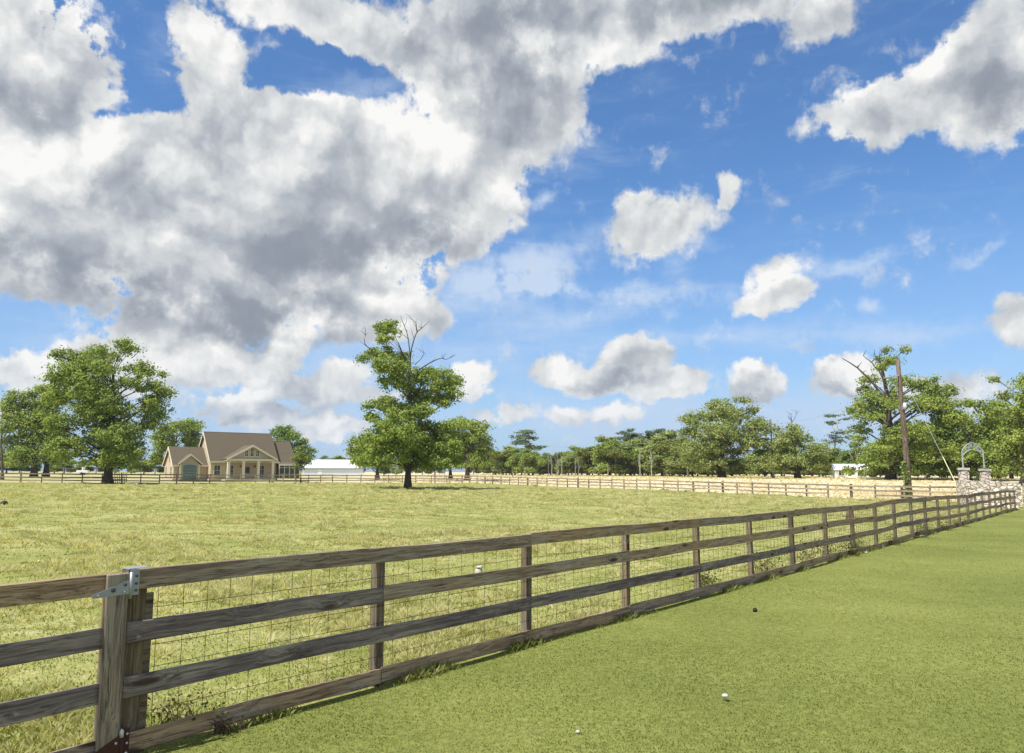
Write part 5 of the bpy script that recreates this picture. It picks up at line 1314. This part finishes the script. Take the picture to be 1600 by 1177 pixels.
# ================================================================== small things in the grass
def weed(px, py, h, label, mat='weed', n=220, spread=.3, size=.035, group=None, catn='weed', pos=None, twigs=10):
    p = pos if pos is not None else ground_pt(px, py); r_ = np.random.default_rng(int(px * 7 + py) & 0xffff); rr = random.Random(int(px))
    root = empty('weed_clump', p, 0, label, catn, group); m_ = MB(); pts = []
    for k in range(twigs):
        a = rr.uniform(0, 6.28); e_ = Vector((math.cos(a) * rr.uniform(.2, 1) * spread, math.sin(a) * rr.uniform(.2, 1) * spread * .6, rr.uniform(.4, 1) * h))
        st = Vector((rr.uniform(-.4, .4) * spread, rr.uniform(-.2, .2) * spread, -.02)); b_ = bez(st, Vector((st.x, st.y, e_.z)), e_, 4)
        m_.tube(b_, [.004, .0035, .003, .002, .001], 4, False); pts += [b_[2], b_[3], b_[4]]
    m_.build('stem', M['twig'], root)
    C = np.array([list(q) for q in pts]); P = C[r_.integers(0, len(C), n)] + r_.normal(0, .05 + spread * .1, (n, 3))
    P[:, 2] = np.maximum(P[:, 2], 0.005)
    leafcloud('foliage', M[mat], P, size, root, 5)
    return root
def fpt(s, off): 
    q = Vector((FA.x, FA.y, 0)) + FDIR * s + FN * off; q.z = gz(q.x, q.y); return q
weed(300, 1100, .26, 'tangle of dark twigs behind the bottom board beside the gate post', pos=fpt(-STEP + .48, -.22), n=160, spread=.36, twigs=26)
weed(330, 1140, .12, 'dead brown twigs lying in front of the bottom board near the gate', 'weed', pos=fpt(-STEP + .72, .12), n=40, spread=.26, twigs=30)
for i, (s, off, h, sp_) in enumerate(((4.5*STEP, -.3, .35, .5), (5.6*STEP, -.3, .45, .6), (6.3*STEP, -.25, .5, .6), (6.7*STEP, .12, .3, .4), (7.4*STEP, -.2, .4, .6), (8.5*STEP, .15, .25, .5), (10.2*STEP, .15, .35, .6), (11*STEP, -.2, .4, .6), (12.1*STEP, .15, .3, .6), (13.4*STEP, .2, .3, .6), (3.35*STEP, -.3, .3, .3))):
    weed(400 + i, 10 * i, h, 'dark weeds growing through the bottom boards of the middle fence run' if s > 4 * STEP and s < 8 * STEP else 'dark weeds growing through the bottom boards of the far fence run' if s >= 8 * STEP else 'small weed clump behind the bottom board at the fourth near post', pos=fpt(s, off), n=340, spread=sp_, size=.038, twigs=18, group='weeds along the near fence', mat='weed')
def stone(px, py, r_, label, mat='white_stone', sq=.6, seed=1, catn='stone', name='stone', group=None, pos=None):
    p = pos if pos is not None else ground_pt(px, py); rr = random.Random(seed); vs = []; fs = []; n, m = 10, 6
    for j in range(m + 1):
        for i in range(n):
            a, b_ = 2 * math.pi * i / n, math.pi * j / m - math.pi / 2; q = r_ * rr.uniform(.8, 1.15)
            vs.append((q * math.cos(a) * math.cos(b_), q * math.sin(a) * math.cos(b_), q * sq * math.sin(b_) + r_ * sq * .6))
    for j in range(m):
        for i in range(n): fs.append((j * n + i, j * n + (i + 1) % n, (j + 1) * n + (i + 1) % n, (j + 1) * n + i))
    o = meshobj(name, np.array(vs), fs, M[mat], None, True); o.location = p
    tagobj(o, label, catn, group); return o
stone(1180, 956, .036, 'small black ball lying on the lawn near the fence', 'black', 1.0, 2, 'ball', 'ball')
stone(903, 1145, .020, 'small white pebble at the bottom of the lawn', seed=3)
for i, (a, b_, r_) in enumerate(((1243, 890, .09), (1250, 886, .11), (1257, 889, .07), (1262, 885, .08), (1268, 884, .07), (1348, 862, .09), (1352, 865, .07), (1402, 838, .09))):
    stone(a, b_, r_, 'chalky white stone lying against the bottom board of the near fence', seed=20 + i, group='white stones at the foot of the near fence')
stone(683, 848, .10, 'pale stone in the pasture grass beyond the middle of the near fence', seed=41)
stone(785, 826, .10, 'small white stone in the pasture just above the top rail', seed=42)
stone(652, 1030, .03, 'white pebble behind the bottom board at mid fence', seed=43)
p = ground_pt(748, 898)
s_ = empty('survey_stump', p, 0, 'squat white stone stump in the pasture seen between the top two boards', 'stump')
m_ = MB(); m_.tube([(0, 0, -.05), (0, 0, .08), (.01, 0, .13)], [.085, .08, .055], 9); m_.build('stem', M['white_stone'], s_, True)
m_ = MB(); m_.tube([(.01, 0, .131), (.015, 0, .15), (.01, 0, .18)], [.045, .085, .04], 9); m_.build('cap', M['white_stone'], s_, True)
p = ground_pt(1133, 1096)
s_ = empty('mushroom', p, 0, 'small white mushroom on the lawn', 'mushroom')
m_ = MB(); m_.tube([(0, 0, -.02), (0, 0, .03), (.002, 0, .055)], [.009, .007, .007], 8); m_.build('stem', M['white_stone'], s_, True)
m_ = MB(); m_.tube([(.002, 0, .046), (.002, 0, .050), (.002, 0, .062), (.002, 0, .070)], [.030, .036, .026, .006], 12); m_.build('cap', M['white_stone'], s_, True)
stone(6, 790, .22, 'black lump in the pasture at the left edge', 'black', .7, 44, 'lump', 'mole_hill')
p = ground_pt(1325, 812)
s_ = empty('broken_stake', p, R(20), 'short broken brown stake leaning in the pasture behind the fence', 'post')
m_ = MB(); m_.tube([(0, 0, -.1), (.06, 0, .35), (.02, 0, .62)], [.13, .10, .03], 7); m_.build('shaft', M['pole'], s_)
m_ = MB(); m_.tube([(.05, 0, .30), (.26, 0, .16), (.33, 0, 0)], [.06, .05, .03], 6); m_.build('splinter', M['pole'], s_)

# ================================================================== the air
def haze():
    m = bpy.data.materials.new('haze_air'); m.use_nodes = True; nt = m.node_tree; nt.nodes.clear(); q = NT(nt)
    v = q.n('ShaderNodeVolumePrincipled'); v.inputs['Color'].default_value = (0.80, 0.88, 1.0, 1); v.inputs['Density'].default_value = 0.00014; v.inputs['Anisotropy'].default_value = 0.2
    o = q.n('ShaderNodeOutputMaterial'); q.L.new(v.outputs[0], o.inputs['Volume'])
    mb = MB(); mb.box(-420, 420, -60, 430, -8, 45); h = mb.build('haze', m, None); h['kind'] = 'stuff'
haze()
